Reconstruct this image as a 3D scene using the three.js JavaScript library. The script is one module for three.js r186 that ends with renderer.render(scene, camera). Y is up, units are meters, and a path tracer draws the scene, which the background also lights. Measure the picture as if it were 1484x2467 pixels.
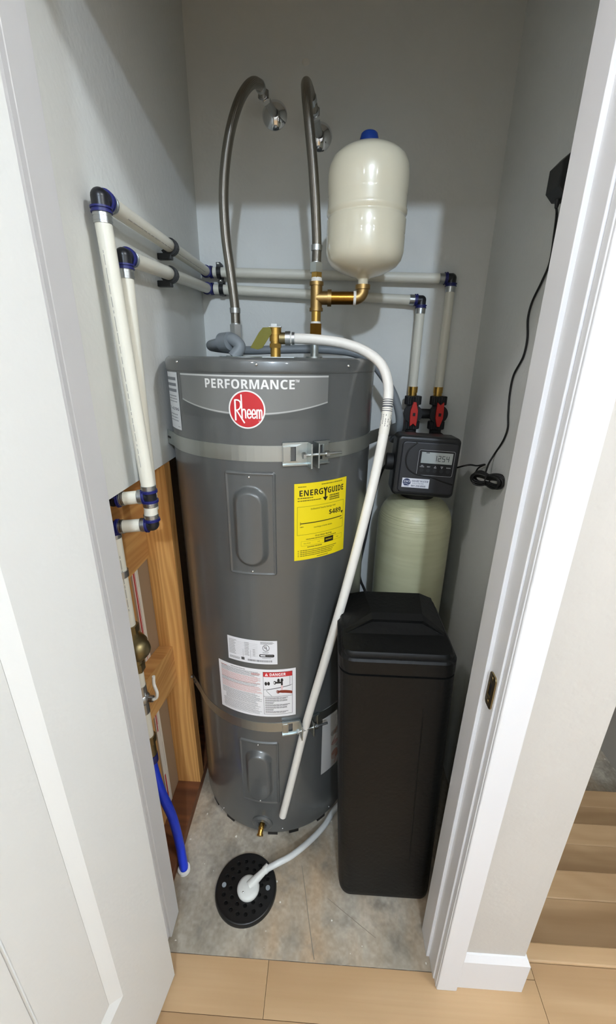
import * as THREE from 'three';
import { RoundedBoxGeometry } from 'three/addons/geometries/RoundedBoxGeometry.js';
import { mergeGeometries } from 'three/addons/utils/BufferGeometryUtils.js';
import { RectAreaLightUniformsLib } from 'three/addons/lights/RectAreaLightUniformsLib.js';
RectAreaLightUniformsLib.init();

// ------------------------------------------------------------------ camera
const EYE = 1.5, FPX = 988.008, CX = 742, CY = 1233.5;
const scene = new THREE.Scene();
const camera = new THREE.PerspectiveCamera(2 * Math.atan(CY / FPX) * 180 / Math.PI, 1484 / 2467, 0.02, 30);
const AX = (() => {                       // vanishing points of the plumb lines and of the depth lines
  const d = new THREE.Vector3(708.8 - CX, -(3839.5 - CY), -FPX).normalize();
  const i = new THREE.Vector3(795.5 - CX, -(859.6 - CY), -FPX).normalize();
  const up = d.negate(), back = i.negate();
  const right = new THREE.Vector3().crossVectors(up, back).normalize();
  back.crossVectors(right, up);
  return { right, up, back };
})();
const rot = new THREE.Matrix4().set(
  AX.right.x, AX.right.y, AX.right.z, 0, AX.up.x, AX.up.y, AX.up.z, 0, AX.back.x, AX.back.y, AX.back.z, 0, 0, 0, 0, 1);
camera.position.set(0, EYE, 0);
camera.quaternion.setFromRotationMatrix(rot);
camera.updateMatrixWorld();
scene.add(camera);
const renderer = new THREE.WebGLRenderer();
renderer.toneMapping = THREE.LinearToneMapping;
renderer.toneMappingExposure = 2.25;
renderer.shadowMap.enabled = true;
scene.background = new THREE.Color(0x050505);

// ------------------------------------------------------------------ lamps of the hall (globes, and added flat fill lamps)
const CEIL = 2.75;
const LAMPS = [        // g: hanging glass globe, otherwise a flat lamp added to fill the hall
  { x: 1.25, z: 0.18, c: [.86, .925, 1], i: 1.75, g: 1 },
  { x: 0.24, z: 1.72, c: [.71, .85, 1.03], i: 4.5, g: 1 },
  { x: -0.62, z: -0.09, c: [.96, .95, 1], i: .7, g: 1 },
  { x: -0.9, z: 2.2, c: [.85, .94, 1.02], i: 125 },
  { x: 1.2, z: 2.2, c: [.85, .94, 1.02], i: 125 },
];

// pixel (in the 1484 x 2467 photograph) to a point on a plane or on the heater's shell
const V3 = (x, y, z) => new THREE.Vector3(x, y, z);
function ray(px, py) { return V3(px - CX, -(py - CY), -FPX).applyMatrix4(rot); }
const onX = (px, py, x) => { const d = ray(px, py); return V3(0, EYE, 0).addScaledVector(d, x / d.x); };
const onY = (px, py, y) => { const d = ray(px, py); return V3(0, EYE, 0).addScaledVector(d, (y - EYE) / d.y); };
const onZ = (px, py, z) => { const d = ray(px, py); return V3(0, EYE, 0).addScaledVector(d, z / d.z); };

// ------------------------------------------------------------------ helpers
let seed = 12345;
const rnd = () => { seed = (seed * 1664525 + 1013904223) >>> 0; return seed / 4294967296; };
const used = {};
function numbered(n) { const k = used[n] || 0; used[n] = k + 1; return k ? n + '_' + String(k).padStart(3, '0') : n; }
const bases = new Map();
function shadows(m) { m.castShadow = true; m.receiveShadow = true; return m; }
function thing(name, label, category, base, group) {
  const g = new THREE.Group(); g.name = numbered(name); g.position.copy(base); scene.add(g);
  g.userData.label = label; g.userData.category = category; if (group) g.userData.group = group;
  bases.set(g, base.clone()); return g;
}
function one(name, label, category, geo, mat, base, group) {
  const m = shadows(new THREE.Mesh(geo.clone().translate(-base.x, -base.y, -base.z), mat)); m.name = numbered(name); m.position.copy(base); scene.add(m);
  m.userData.label = label; m.userData.category = category; if (group) m.userData.group = group;
  bases.set(m, base.clone()); return m;
}
function part(name, geo, mat, parent, label) {          // geo in world metres
  const b = bases.get(parent);
  const m = shadows(new THREE.Mesh(geo.clone().translate(-b.x, -b.y, -b.z), mat));
  m.name = name; if (label) m.userData.label = label; parent.add(m); bases.set(m, b); return m;
}
function struct(name, geo, mat, label, category) {
  const m = shadows(new THREE.Mesh(geo, mat)); m.name = name; m.userData.kind = 'structure'; m.userData.label = label; m.userData.category = category;
  scene.add(m); bases.set(m, V3(0, 0, 0)); return m;
}
const nonIdx = g => g.index ? g.toNonIndexed() : g;
function merge(list) { return mergeGeometries(list.map(g => { const q = nonIdx(g); for (const k of Object.keys(q.attributes)) if (!['position', 'normal', 'uv'].includes(k)) q.deleteAttribute(k); return q; })); }
function uvBox(g, s = 1, rotUV = false) {                     // uv in metres from the face direction
  g = nonIdx(g); const p = g.attributes.position, n = g.attributes.normal, uv = new Float32Array(p.count * 2);
  for (let i = 0; i < p.count; i++) {
    const ax = Math.abs(n.getX(i)), ay = Math.abs(n.getY(i)), az = Math.abs(n.getZ(i));
    let u, v;
    if (ax >= ay && ax >= az) { u = p.getZ(i); v = p.getY(i); } else if (ay >= az) { u = p.getX(i); v = p.getZ(i); } else { u = p.getX(i); v = p.getY(i); }
    if (rotUV) [u, v] = [v, u];
    uv[i * 2] = u * s; uv[i * 2 + 1] = v * s;
  }
  g.setAttribute('uv', new THREE.BufferAttribute(uv, 2)); return g;
}
function bx(x0, x1, y0, y1, z0, z1, r = 0, rotUV = false) {
  const w = x1 - x0, h = y1 - y0, d = z1 - z0;
  const g = r ? new RoundedBoxGeometry(w, h, d, 2, r) : new THREE.BoxGeometry(w, h, d);
  g.translate((x0 + x1) / 2, (y0 + y1) / 2, (z0 + z1) / 2); return uvBox(g, 1, rotUV);
}
const YUP = V3(0, 1, 0);
function orient(g, dir, at) { g.applyQuaternion(new THREE.Quaternion().setFromUnitVectors(YUP, dir.clone().normalize())); return g.translate(at.x, at.y, at.z); }
function rod(a, b, r0, r1 = r0, seg = 24) {
  const d = b.clone().sub(a), L = d.length();
  const g = new THREE.CylinderGeometry(r1, r0, L, seg, 1); g.translate(0, L / 2, 0); return nonIdx(orient(g, d, a));
}
function ringRod(a, b, ri, ro, seg = 28) { return lathe([[ri, 0], [ro, 0], [ro, 1], [ri, 1], [ri, 0]].map(([r, t]) => [r, t * a.distanceTo(b)]), a, b.clone().sub(a), seg); }
function lathe(prof, at, dir = YUP, seg = 32) {
  // split at sharp corners so that edges stay crisp
  const gs = [];
  for (let i = 0; i < prof.length - 1; i++) {
    const a = prof[i], b = prof[i + 1]; if (Math.hypot(a[0] - b[0], a[1] - b[1]) < 1e-7) continue;
    gs.push(nonIdx(new THREE.LatheGeometry([new THREE.Vector2(a[0], a[1]), new THREE.Vector2(b[0], b[1])], seg)));
  }
  return orient(mergeGeometries(gs), dir, at);
}
function smoothLathe(prof, at, dir = YUP, seg = 48) { return nonIdx(orient(new THREE.LatheGeometry(prof.map(p => new THREE.Vector2(p[0], p[1])), seg), dir, at)); }
function tube(pts, r, n = 60, seg = 14, closed = false) {
  const c = new THREE.CatmullRomCurve3(pts, closed, 'centripetal');
  const t = nonIdx(new THREE.TubeGeometry(c, n, r, seg, closed)); if (closed) return t;
  const gs = [t];
  for (const [k, s] of [[0, -1], [1, 1]]) { const p = c.getPointAt(k), d = c.getTangentAt(k).multiplyScalar(s); const g = new THREE.CircleGeometry(r, seg); g.applyQuaternion(new THREE.Quaternion().setFromUnitVectors(V3(0, 0, 1), d)); g.translate(p.x, p.y, p.z); gs.push(nonIdx(g)); }
  return merge(gs);
}
function hex(a, b, r) { const g = rod(a, b, r, r, 6); g.computeVertexNormals(); return g; }
function ball(c, r, seg = 16) { const g = new THREE.SphereGeometry(r, seg, Math.max(8, seg >> 1)); return nonIdx(g.translate(c.x, c.y, c.z)); }
function extrude(pts, depth, bevel = 0, holes = []) {
  const s = !Array.isArray(pts) ? pts : new THREE.Shape(pts.map(p => new THREE.Vector2(p[0], p[1])));
  for (const h of holes) s.holes.push(h);
  return nonIdx(new THREE.ExtrudeGeometry(s, { depth, bevelEnabled: bevel > 0, bevelThickness: bevel, bevelSize: bevel, bevelOffset: -bevel, bevelSegments: 3, curveSegments: 12 }));
}
function roundRect(x0, y0, x1, y1, r) {
  const s = new THREE.Shape(); s.moveTo(x0 + r, y0); s.lineTo(x1 - r, y0); s.absarc(x1 - r, y0 + r, r, -Math.PI / 2, 0); s.lineTo(x1, y1 - r); s.absarc(x1 - r, y1 - r, r, 0, Math.PI / 2);
  s.lineTo(x0 + r, y1); s.absarc(x0 + r, y1 - r, r, Math.PI / 2, Math.PI); s.lineTo(x0, y0 + r); s.absarc(x0 + r, y0 + r, r, Math.PI, 1.5 * Math.PI); return s;
}

// ------------------------------------------------------------------ noise and textures
function hash(x, y, s) { let h = (x * 374761393 + y * 668265263 + s * 1442695041) | 0; h = Math.imul(h ^ (h >>> 13), 1274126177); return ((h ^ (h >>> 16)) >>> 0) / 4294967296; }
function vnoise(x, y, s, px = 4096, py = 4096) {
  const xi = Math.floor(x), yi = Math.floor(y), fx = x - xi, fy = y - yi, u = fx * fx * (3 - 2 * fx), v = fy * fy * (3 - 2 * fy);
  const w = (a, p) => ((a % p) + p) % p;
  const a = hash(w(xi, px), w(yi, py), s), b = hash(w(xi + 1, px), w(yi, py), s), c = hash(w(xi, px), w(yi + 1, py), s), d = hash(w(xi + 1, px), w(yi + 1, py), s);
  return a + (b - a) * u + (c - a) * v + (a - b - c + d) * u * v;
}
function fbm(x, y, s, o, px, py) { let r = 0, a = .5, t = 0; for (let i = 0; i < o; i++) { r += a * vnoise(x, y, s + i * 17, px, py); t += a; a *= .55; x *= 2; y *= 2; px *= 2; py *= 2; } return r / t; }
function dataTex(w, h, f, srgb = true, rx = 1, ry = 1) {
  const d = new Uint8Array(w * h * 4);
  for (let j = 0; j < h; j++) for (let i = 0; i < w; i++) { const c = f(i / w, j / h); for (let k = 0; k < 3; k++) d[(j * w + i) * 4 + k] = Math.max(0, Math.min(255, Array.isArray(c) ? c[k] : c)); d[(j * w + i) * 4 + 3] = 255; }
  const t = new THREE.DataTexture(d, w, h); t.wrapS = t.wrapT = THREE.RepeatWrapping; t.magFilter = THREE.LinearFilter; t.minFilter = THREE.LinearMipmapLinearFilter; t.generateMipmaps = true;
  if (srgb) t.colorSpace = THREE.SRGBColorSpace; t.repeat.set(rx, ry); t.needsUpdate = true; return t;
}
function canvasTex(w, h, draw) {
  const c = document.createElement('canvas'); c.width = w; c.height = h; const g = c.getContext('2d'); draw(g, w, h);
  const t = new THREE.CanvasTexture(c); t.colorSpace = THREE.SRGBColorSpace; t.anisotropy = 8; return t;
}
const mix = (a, b, t) => a.map((v, i) => v + (b[i] - v) * t);
const std = (color, roughness = .6, metalness = 0, extra = {}) => new THREE.MeshStandardMaterial({ color, roughness, metalness, ...extra });
const phys = (color, roughness, metalness, extra) => new THREE.MeshPhysicalMaterial({ color, roughness, metalness, ...extra });

const peel = dataTex(256, 256, (u, v) => 255 * fbm(u * 40, v * 40, 5, 3, 40, 40), false, 3, 3);
const wallTint = (a, b) => dataTex(256, 256, (u, v) => mix(a, b, fbm(u * 6, v * 6, 3, 4, 6, 6)), true, .8, .8);
function woodTex(c0, c1, c2, s, rings = 10, len = 1.3, wid = .2) {      // grain along u
  return dataTex(512, 256, (u, v) => {
    const warp = fbm(u * 2, v * 2, s, 3, 2, 2) * 1.7;
    const g = .5 + .5 * Math.sin((v * rings + warp * 3) * 2 * Math.PI);
    const f = fbm(u * 6, v * 90, s + 9, 3, 6, 90), m = fbm(u * 3, v * 4, s + 31, 3, 3, 4);
    return mix(mix(c0, c1, g * .45 + f * .45), c2, Math.max(0, m - .45) * 1.3);
  }, true, 1 / len, 1 / wid);
}
const M = {};
M.closetWall = std(0xffffff, .8, 0, { map: wallTint([228, 229, 224], [222, 223, 218]), bumpMap: peel, bumpScale: .0006 });
M.hallWall = std(0xffffff, .85, 0, { map: wallTint([196, 191, 183], [191, 186, 178]), bumpMap: peel, bumpScale: .0005 });
M.ceiling = std(0xe9e6df, .9);
M.trim = std(0xdcdcdd, .38);
M.door = std(0xe0e0dc, .42, 0, { bumpMap: peel, bumpScale: .0003 });
M.concrete = std(0xffffff, .62, 0, {
  map: dataTex(1024, 1024, (u, v) => {
    const a = fbm(u * 5, v * 5, 71, 6, 5, 5), b = fbm(u * 22, v * 22, 83, 4, 22, 22), c = fbm(u * 9, v * 4, 97, 5, 9, 4);
    let col = mix([142, 133, 118], [196, 188, 173], Math.min(1, Math.max(0, (a - .28) * 2.1)));
    col = mix(col, [176, 148, 116], Math.max(0, c - .44) * 2.0);
    col = mix(col, [118, 112, 102], Math.max(0, b - .56) * 2.4);
    const sp = fbm(u * 120, v * 120, 5, 2, 120, 120); col = col.map(x => x + (sp - .5) * 26);
    if (fbm(u * 60, v * 60, 111, 2, 60, 60) > .90) col = [214, 210, 200];
    return col;
  }, true, 1.0, 1.0), bumpMap: dataTex(256, 256, (u, v) => 255 * fbm(u * 12, v * 12, 55, 5, 12, 12), false, 2, 2), bumpScale: .003
});
M.crack = std(0x8b8273, .8);
M.oak = [11, 23, 37, 51].map((s, i) => std(0xffffff, .5, 0, { map: woodTex([184, 153, 115], [169, 136, 97], [150, 116, 80], s, 3 + i, 1.6, .42) }));
M.pine = [5, 15, 25].map((s, i) => std(0xffffff, .75, 0, { map: woodTex([216, 168, 104], [184, 130, 68], [158, 104, 52], s, 7, 1.4, .16) }));
M.pineV = [5, 15].map((s) => std(0xffffff, .75, 0, { map: woodTex([222, 172, 104], [176, 122, 60], [160, 104, 48], s, 9, 1.4, .13) }));
M.darkPine = std(0xffffff, .7, 0, { map: woodTex([128, 78, 42], [92, 52, 26], [70, 38, 20], 44, 5, 1.1, .18) });
M.kraft = std(0x9b8266, .9);
M.heater = phys(0x595b5a, .36, .2, { clearcoat: .7, clearcoatRoughness: .05, bumpMap: peel, bumpScale: .00005 });
M.heaterCap = phys(0x555756, .36, .2, { clearcoat: .7, clearcoatRoughness: .06 });
M.steel = std(0xb9bcbc, .32, 1); M.zinc = std(0xc7cfcf, .34, 1); M.chrome = std(0xe4e6e8, .06, 1); M.bolt = std(0xd2d6d6, .28, 1);
M.strap = std(0xb6bab6, .42, 1);
M.braid = std(0x9c978e, .27, 1, { bumpMap: dataTex(64, 64, (u, v) => 127 + 60 * Math.sin((u * 2 + v) * 6 * Math.PI * 2) + 60 * Math.sin((u * 2 - v) * 6 * Math.PI * 2), false, 60, 2), bumpScale: .0003 });
M.brass = std(0xc8a257, .3, 1); M.bronze = std(0xa88a58, .42, 1); M.darkBrass = std(0x8c6428, .3, 1); M.oldBrass = std(0x8d7f5c, .42, 1); M.stopBrass = std(0x9c8a66, .3, 1);
M.pex = phys(0xe2dfd0, .42, 0, { clearcoat: .2 });
M.pexPrint = std(0xaaa8a0, .6);
M.white = std(0xe6e3da, .45); M.teflon = std(0xeae7de, .6);
M.dischargePipe = std(0xe9e5dc, .4);
M.black = std(0x191a1b, .42); M.blackMatte = std(0x151515, .62); M.blueRing = std(0x1d2166, .45); M.fittingBlack = std(0x17181d, .35);
M.bluePex = std(0x1b39c4, .4); M.blueCap = std(0x12357f, .4);
M.cream = phys(0xe4ddc4, .3, 0, { clearcoat: .8, clearcoatRoughness: .1 });
M.resin = phys(0xffffff, .42, 0, {
  clearcoat: .35, clearcoatRoughness: .3, map: dataTex(256, 512, (u, v) => { const f = fbm(u * 5, v * 150, 201, 3, 5, 150), g = fbm(u * 3, v * 7, 7, 3, 3, 7); return mix([208, 207, 170], [184, 182, 142], f * .8 + (g - .5) * .5); }),
  bumpMap: dataTex(256, 512, (u, v) => 255 * fbm(u * 5, v * 120, 77, 3, 5, 120), false), bumpScale: .0012
});
M.brine = phys(0x0b0b0a, .5, 0, { specularIntensity: .5, bumpMap: peel, bumpScale: .0005 });
M.greyConduit = std(0x80868a, .5); M.red = std(0xc3251b, .45); M.rubber = std(0x0d0d0d, .5); M.yellowTag = std(0x6f6a12, .6);
M.clearTube = phys(0xeceeec, .3, 0, { transmission: .35, thickness: 0 }); M.drainWhite = phys(0xdcdcd6, .35, 0, { transmission: .15, thickness: 0 });
M.grate = std(0x0f0f0f, .32);
M.screw = std(0xe2e4e4, .25, 1);

// ------------------------------------------------------------------ the setting
const XL = -.431, XR = .491, ZB = -1.5126;           // closet faces
const ZW = -.580, ZI = -.680;                        // hall face and closet face of the front wall
const HEAD = 2.13, JL = -.397, JR = .311;            // clear opening
const HX0 = -1.8, HX1 = 1.75, HZ1 = 3.0, SZ = -3.0, PIT = -1.14;

struct('floor_closet', bx(XL - .12, XR + .01, -.1, 0, ZB - .02, -.593), M.concrete, 'mottled grey stone look floor inside the closet', 'floor');
{
  const fl = scene.getObjectByName('floor_closet');
  const line = (px, w) => { const p = px.map(q => onY(q[0], q[1], .0006)); return tube(p, w, 24, 5); };
  part('seam', line([[727, 2085], [737, 2160], [746, 2235], [757, 2312]], .0011), M.crack, fl);
  part('crease', line([[790, 2165], [850, 2215], [905, 2260]], .0008), M.crack, fl);
}
{ // wooden hall floor, plank by plank
  const fl = struct('floor_hall', merge([bx(HX0, .53, -.1, -.012, -.592, HZ1), bx(.53, HX1, -.1, -.012, -.625, HZ1)]), M.kraft, 'light oak plank floor of the hall', 'floor');
  const rows = []; let z = -.592, k = 0;
  while (z < HZ1 - .01) { const w = k === 0 ? .105 : .18; rows.push([z, Math.min(HZ1, z + w)]); z += w; k++; }
  rows.forEach(([z0, z1], r) => {
    let cuts;
    if (r === 0) cuts = [HX0, -.116, .575, HX1]; else { cuts = [HX0]; let x = HX0 + .35 + ((r * 53) % 100) / 100 * 1.0; while (x < HX1 - .2) { cuts.push(x); x += 1.25; } cuts.push(HX1); }
    if (r === 0) part('plank', bx(.532, .5744, -.012, 0, -.6244, -.5926), M.oak[0], fl);
    for (let i = 0; i < cuts.length - 1; i++) {
      const zz0 = r === 0 && cuts[i] > .5 ? -.625 : z0;
      const g = bx(cuts[i] + .0006, cuts[i + 1] - .0006, -.012, (hash(r, i, 3) - .5) * .0006, zz0 + .0006, z1 - .0006);
      const uv = g.attributes.uv, o = hash(r, i, 8); for (let q = 0; q < uv.count; q++) uv.setXY(q, uv.getX(q) + o * 5, uv.getY(q) + o * 3);
      const m = part('plank', g, M.oak[r === 0 ? [1, 0, 2][i] : Math.floor(hash(r, i, 5) * 4)], fl);
    }
  });
}
struct('wall_back', bx(XL - .12, XR + .03, 0, CEIL, ZB - .06, ZB), M.closetWall, 'pale grey painted back wall of the closet', 'wall');
{
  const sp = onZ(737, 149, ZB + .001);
  part('white_dab', (() => { const g = new THREE.SphereGeometry(.011, 12, 8); g.scale(1, .8, .12); return nonIdx(g.translate(sp.x, sp.y, ZB)); })(), M.white, scene.getObjectByName('wall_back'), 'small white dab');  // small flattened white dab on the back wall
}
struct('wall_right', bx(XR, .519, PIT, CEIL, ZB - .06, ZI), M.closetWall, 'pale grey painted right wall of the closet', 'wall');
struct('wall_left', bx(XL - .0127, XL, 1.229, CEIL, ZB, ZI), M.closetWall, 'pale grey drywall of the left closet wall, cut off at waist height', 'wall');
struct('ceiling_closet', bx(XL - .12, XR + .03, CEIL, CEIL + .05, ZB - .06, ZI), M.ceiling, 'white closet ceiling', 'ceiling');
struct('wall_front', merge([bx(HX0 - .06, JL - .018, 0, CEIL, ZI, ZW), bx(JR + .018, .519, 0, CEIL, ZI, ZW), bx(JL - .018, JR + .018, HEAD + .018, CEIL, ZI, ZW), bx(XR, .519, PIT, 0, ZI, ZW - .02)]), M.hallWall, 'warm white hall wall around the closet doorway', 'wall');
struct('wall_rear', bx(HX0 - .06, HX1 + .06, 0, CEIL, HZ1, HZ1 + .06), M.hallWall, 'warm white wall at the far end of the hall', 'wall');
struct('wall_hall_left', bx(HX0 - .06, HX0, 0, CEIL, ZW, HZ1), M.hallWall, 'warm white left wall of the hall', 'wall');
struct('wall_hall_right', bx(HX1, HX1 + .06, PIT, CEIL, SZ, HZ1), M.hallWall, 'warm white wall along hall and stairs', 'wall');
struct('wall_stair_end', bx(.46, HX1 + .06, PIT, CEIL, SZ - .06, SZ), M.hallWall, 'wall at the bottom of the stairs', 'wall');
struct('wall_stair_left', bx(.46, .519, PIT, CEIL, SZ, ZB - .06), M.hallWall, 'wall beside the stairs', 'wall');
struct('ceiling_hall', merge([bx(HX0 - .06, HX1 + .06, CEIL, CEIL + .05, ZW, HZ1), bx(.46, HX1 + .06, CEIL, CEIL + .05, SZ - .06, ZW)]), M.ceiling, 'white hall ceiling', 'ceiling');
{ // stairs going down beside the closet
  const st = thing('staircase', 'light oak stairs leading down beside the white wall end', 'stairs', V3(1.1, PIT, -1.1));
  const noseZ = [-.668, -.957, -1.246, -1.54], X0 = .521, X1 = HX1 - .002;
  for (let k = 0; k < 4; k++) {
    const y = -.19 * k, back = k ? noseZ[k - 1] + .028 : -.6255;
    if (k) part('tread', bx(X0, X1, y - .03, y, noseZ[k] + .09, back), M.oak[k % 4], st);
    part('nosing', bx(X0, X1, y - .03, y + (k ? 0 : .004), noseZ[k], k ? noseZ[k] + .0895 : back, .006), M.oak[(k + 1) % 4], st);
    part('riser', bx(X0, X1, y - .19, y - .031, noseZ[k] + .028, noseZ[k] + .046), M.oak[(k + 2) % 4], st);
  }
}
struct('floor_landing', bx(.46, HX1 + .06, PIT, -.76, SZ, -1.52), M.concrete, 'grey stone look floor at the foot of the stairs', 'floor');

// door frame
{
  const jr = struct('trim_1', bx(JR, JR + .0175, 0, HEAD, ZI, ZW, .002), M.trim, 'white door jamb beside the strike plate', 'door jamb');
  part('door_stop', bx(JR - .0075, JR + .001, 0, HEAD, ZI + .001, -.622, .0015), M.trim, jr);
  const jl = struct('trim_2', bx(JL - .0175, JL, 0, HEAD, ZI, ZW, .002), M.trim, 'white door jamb on the hinge side', 'door jamb');
  part('door_stop', bx(JL - .001, JL + .0075, 0, HEAD, ZI + .001, -.622, .0015), M.trim, jl);
  const jh = struct('trim_3', bx(JL - .0175, JR + .0175, HEAD, HEAD + .0175, ZI, ZW), M.trim, 'white head jamb of the closet doorway', 'door jamb');
  part('door_stop', bx(JL, JR, HEAD - .0075, HEAD + .001, ZI + .001, -.622), M.trim, jh);
  const cas = bx(JR + .005, JR + .056, 0, HEAD + .06, ZW, ZW + .02, .003);
  const cs = struct('trim_4', cas, M.trim, 'flat white casing board right of the doorway', 'casing');
  part('bead', bx(JR + .0035, JR + .0105, 0, HEAD + .05, ZW, ZW + .0145, .002), M.trim, cs);
  struct('trim_5', bx(JL - .056, JL - .006, 0, HEAD + .06, ZW, ZW + .02, .003), M.trim, 'flat white casing board behind the open door', 'casing');
  struct('trim_6', bx(JL - .006, JR + .005, HEAD + .006, HEAD + .06, ZW, ZW + .02, .003), M.trim, 'flat white casing board over the doorway', 'casing');
  // baseboard with a bevelled top, returned around the wall end
  const b = .134, t = .012;
  const shp = [[0, 0], [t, 0], [t, b - .018], [.004, b], [0, b]];
  const front = extrude(shp.map(([d, y]) => [d, y]), .519 + t - (JR + .056)); front.rotateY(-Math.PI / 2); front.scale(1, 1, 1); // profile depth along +z after turning
  front.translate(.519 + t, 0, ZW); 
  const fp = front.attributes.position; for (let i = 0; i < fp.count; i++) { const d = fp.getZ(i) - ZW; if (fp.getX(i) > .515) fp.setX(i, .519 + Math.max(0, d)); } front.computeVertexNormals();
  struct('baseboard_front', front, M.trim, 'white baseboard with bevelled top under the wall end', 'baseboard');
  const side = extrude(shp, .04); // depth toward +x
  side.translate(0, 0, 0); side.translate(.519, 0, -.62);
  const sp = side.attributes.position; for (let i = 0; i < sp.count; i++) { const d = sp.getX(i) - .519; if (sp.getZ(i) > -.6) sp.setZ(i, ZW + Math.max(0, d)); } side.computeVertexNormals();
  struct('baseboard_side', side, M.trim, 'white baseboard return around the wall corner', 'baseboard');
}
{ // strike plate with a curved lip
  const c = onX(1190, 1679, JR - .001);
  const s = thing('strike_plate', 'brushed brass strike plate let into the white jamb', 'strike plate', c);
  const pl = roundRect(-.0135, -.036, .0135, .036, .008);
  const h = new THREE.Path(); h.moveTo(-.008, -.014); h.lineTo(.003, -.014); h.lineTo(.003, .014); h.lineTo(-.008, .014); h.lineTo(-.008, -.014);
  const g = extrude(pl, .0022, .0005, [h]); g.rotateY(-Math.PI / 2); g.translate(c.x + .0012, c.y, -.600); part('plate', g, M.stopBrass, s);
  const lip = []; for (let i = 0; i <= 8; i++) { const a = i / 8 * 1.35; lip.push([.0095 + .013 * Math.sin(a), .0012 + .013 * (1 - Math.cos(a))]); }
  const o = lip.map(p => [p[0], p[1] + .0016]).reverse();
  const lg = extrude([...lip, ...o], .036, .0004); lg.rotateX(-Math.PI / 2); lg.translate(-.0, -.018, 0);
  // local x = toward the hall, z = into the wood
  const p = lg.attributes.position, nn = lg.attributes.normal; for (let i = 0; i < p.count; i++) { const a = p.getX(i), b = -p.getZ(i); p.setX(i, c.x + b - .001); p.setZ(i, -.600 + a); p.setY(i, p.getY(i) + c.y); } lg.computeVertexNormals();
  part('lip', lg, M.stopBrass, s);
  for (const y of [-.026, .026]) part('screw', rod(V3(c.x - .0022, c.y + y, -.602), V3(c.x + .001, c.y + y, -.602), .004), M.stopBrass, s);
  part('latch_pocket', bx(c.x + .0002, c.x + .012, c.y - .014, c.y + .014, -.608, -.597), M.blackMatte, s);
}
{ // the open door, hinged on the left jamb, swung out to about 100 degrees
  const A = V3(-.353, .010, -.547), dv = V3(-.18, 0, 1).normalize(), nv = V3(dv.z, 0, -dv.x); // nv points to the opening (+x)
  const W = .700, Hh = 2.105, T = .035;
  const mat = new THREE.Matrix4().makeBasis(dv, YUP, nv); mat.setPosition(A);
  const L = g => { const q = nonIdx(g).applyMatrix4(mat); for (const k of Object.keys(q.attributes)) { const a = q.attributes[k], n = a.itemSize; for (let i = 0; i < a.count; i += 3) for (let c = 0; c < n; c++) { const u = a.array[(i + 1) * n + c]; a.array[(i + 1) * n + c] = a.array[(i + 2) * n + c]; a.array[(i + 2) * n + c] = u; } } return q; };   // mirrored basis: turn the faces round
  const d = struct('door_1', L(new THREE.BoxGeometry(W, Hh, T - .022).translate(W / 2, Hh / 2, -T / 2)), M.door, 'white panelled closet door standing open on its hinges', 'door');
  bases.set(d, V3(0, 0, 0));
  const p0 = .142, p1 = W - .142, q0 = .285, q1 = 1.98;
  for (const s of [0, 1]) {
    const z0 = s ? -T : -.011, z1 = s ? -T + .011 : 0;
    part('stile', L(uvBox(new THREE.BoxGeometry(p0, Hh, .011).translate(p0 / 2, Hh / 2, (z0 + z1) / 2))), M.door, d);
    part('stile', L(uvBox(new THREE.BoxGeometry(p0, Hh, .011).translate(W - p0 / 2, Hh / 2, (z0 + z1) / 2))), M.door, d);
    part('rail', L(uvBox(new THREE.BoxGeometry(p1 - p0, q0, .011).translate(W / 2, q0 / 2, (z0 + z1) / 2))), M.door, d);
    part('rail', L(uvBox(new THREE.BoxGeometry(p1 - p0, Hh - q1, .011).translate(W / 2, (Hh + q1) / 2, (z0 + z1) / 2))), M.door, d);
    // sloping moulding around the panel
    const f = s ? -T : 0, sg = s ? -1 : 1, mw = .024, dp = .0095;
    const quad = (a, b, c, e) => { const g = new THREE.BufferGeometry(); const v = s ? [a, c, b, a, e, c] : [a, b, c, a, c, e]; g.setAttribute('position', new THREE.Float32BufferAttribute(v.flat(), 3)); g.setAttribute('uv', new THREE.Float32BufferAttribute(new Array(12).fill(0), 2)); g.computeVertexNormals(); return g; };
    const o = [[p0, q0, f], [p1, q0, f], [p1, q1, f], [p0, q1, f]], n = [[p0 + mw, q0 + mw, f - sg * dp], [p1 - mw, q0 + mw, f - sg * dp], [p1 - mw, q1 - mw, f - sg * dp], [p0 + mw, q1 - mw, f - sg * dp]];
    part('moulding', L(merge([0, 1, 2, 3].map(i => quad(o[i], o[(i + 1) % 4], n[(i + 1) % 4], n[i])))), M.door, d);
    // board joints of the panel: boards with a gap between them
    const bw = [p0 + mw - .002, .2715, .4285, p1 - mw + .002];
    for (let i = 0; i < 3; i++) part('panel_board', L(uvBox(new RoundedBoxGeometry(bw[i + 1] - bw[i] - .003, q1 - q0 - 2 * mw + .004, .004, 1, .0015).translate((bw[i] + bw[i + 1]) / 2, (q0 + q1) / 2, f - sg * (dp + .0015)))), M.door, d);
  }
  for (const y of [.22, 1.05, 1.9]) part('hinge', L(merge([new THREE.CylinderGeometry(.006, .006, .09, 12).translate(-.006, y, -T + .002), new THREE.BoxGeometry(.002, .088, .03).translate(-.001, y, -T / 2)])), M.steel, d);
}

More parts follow.
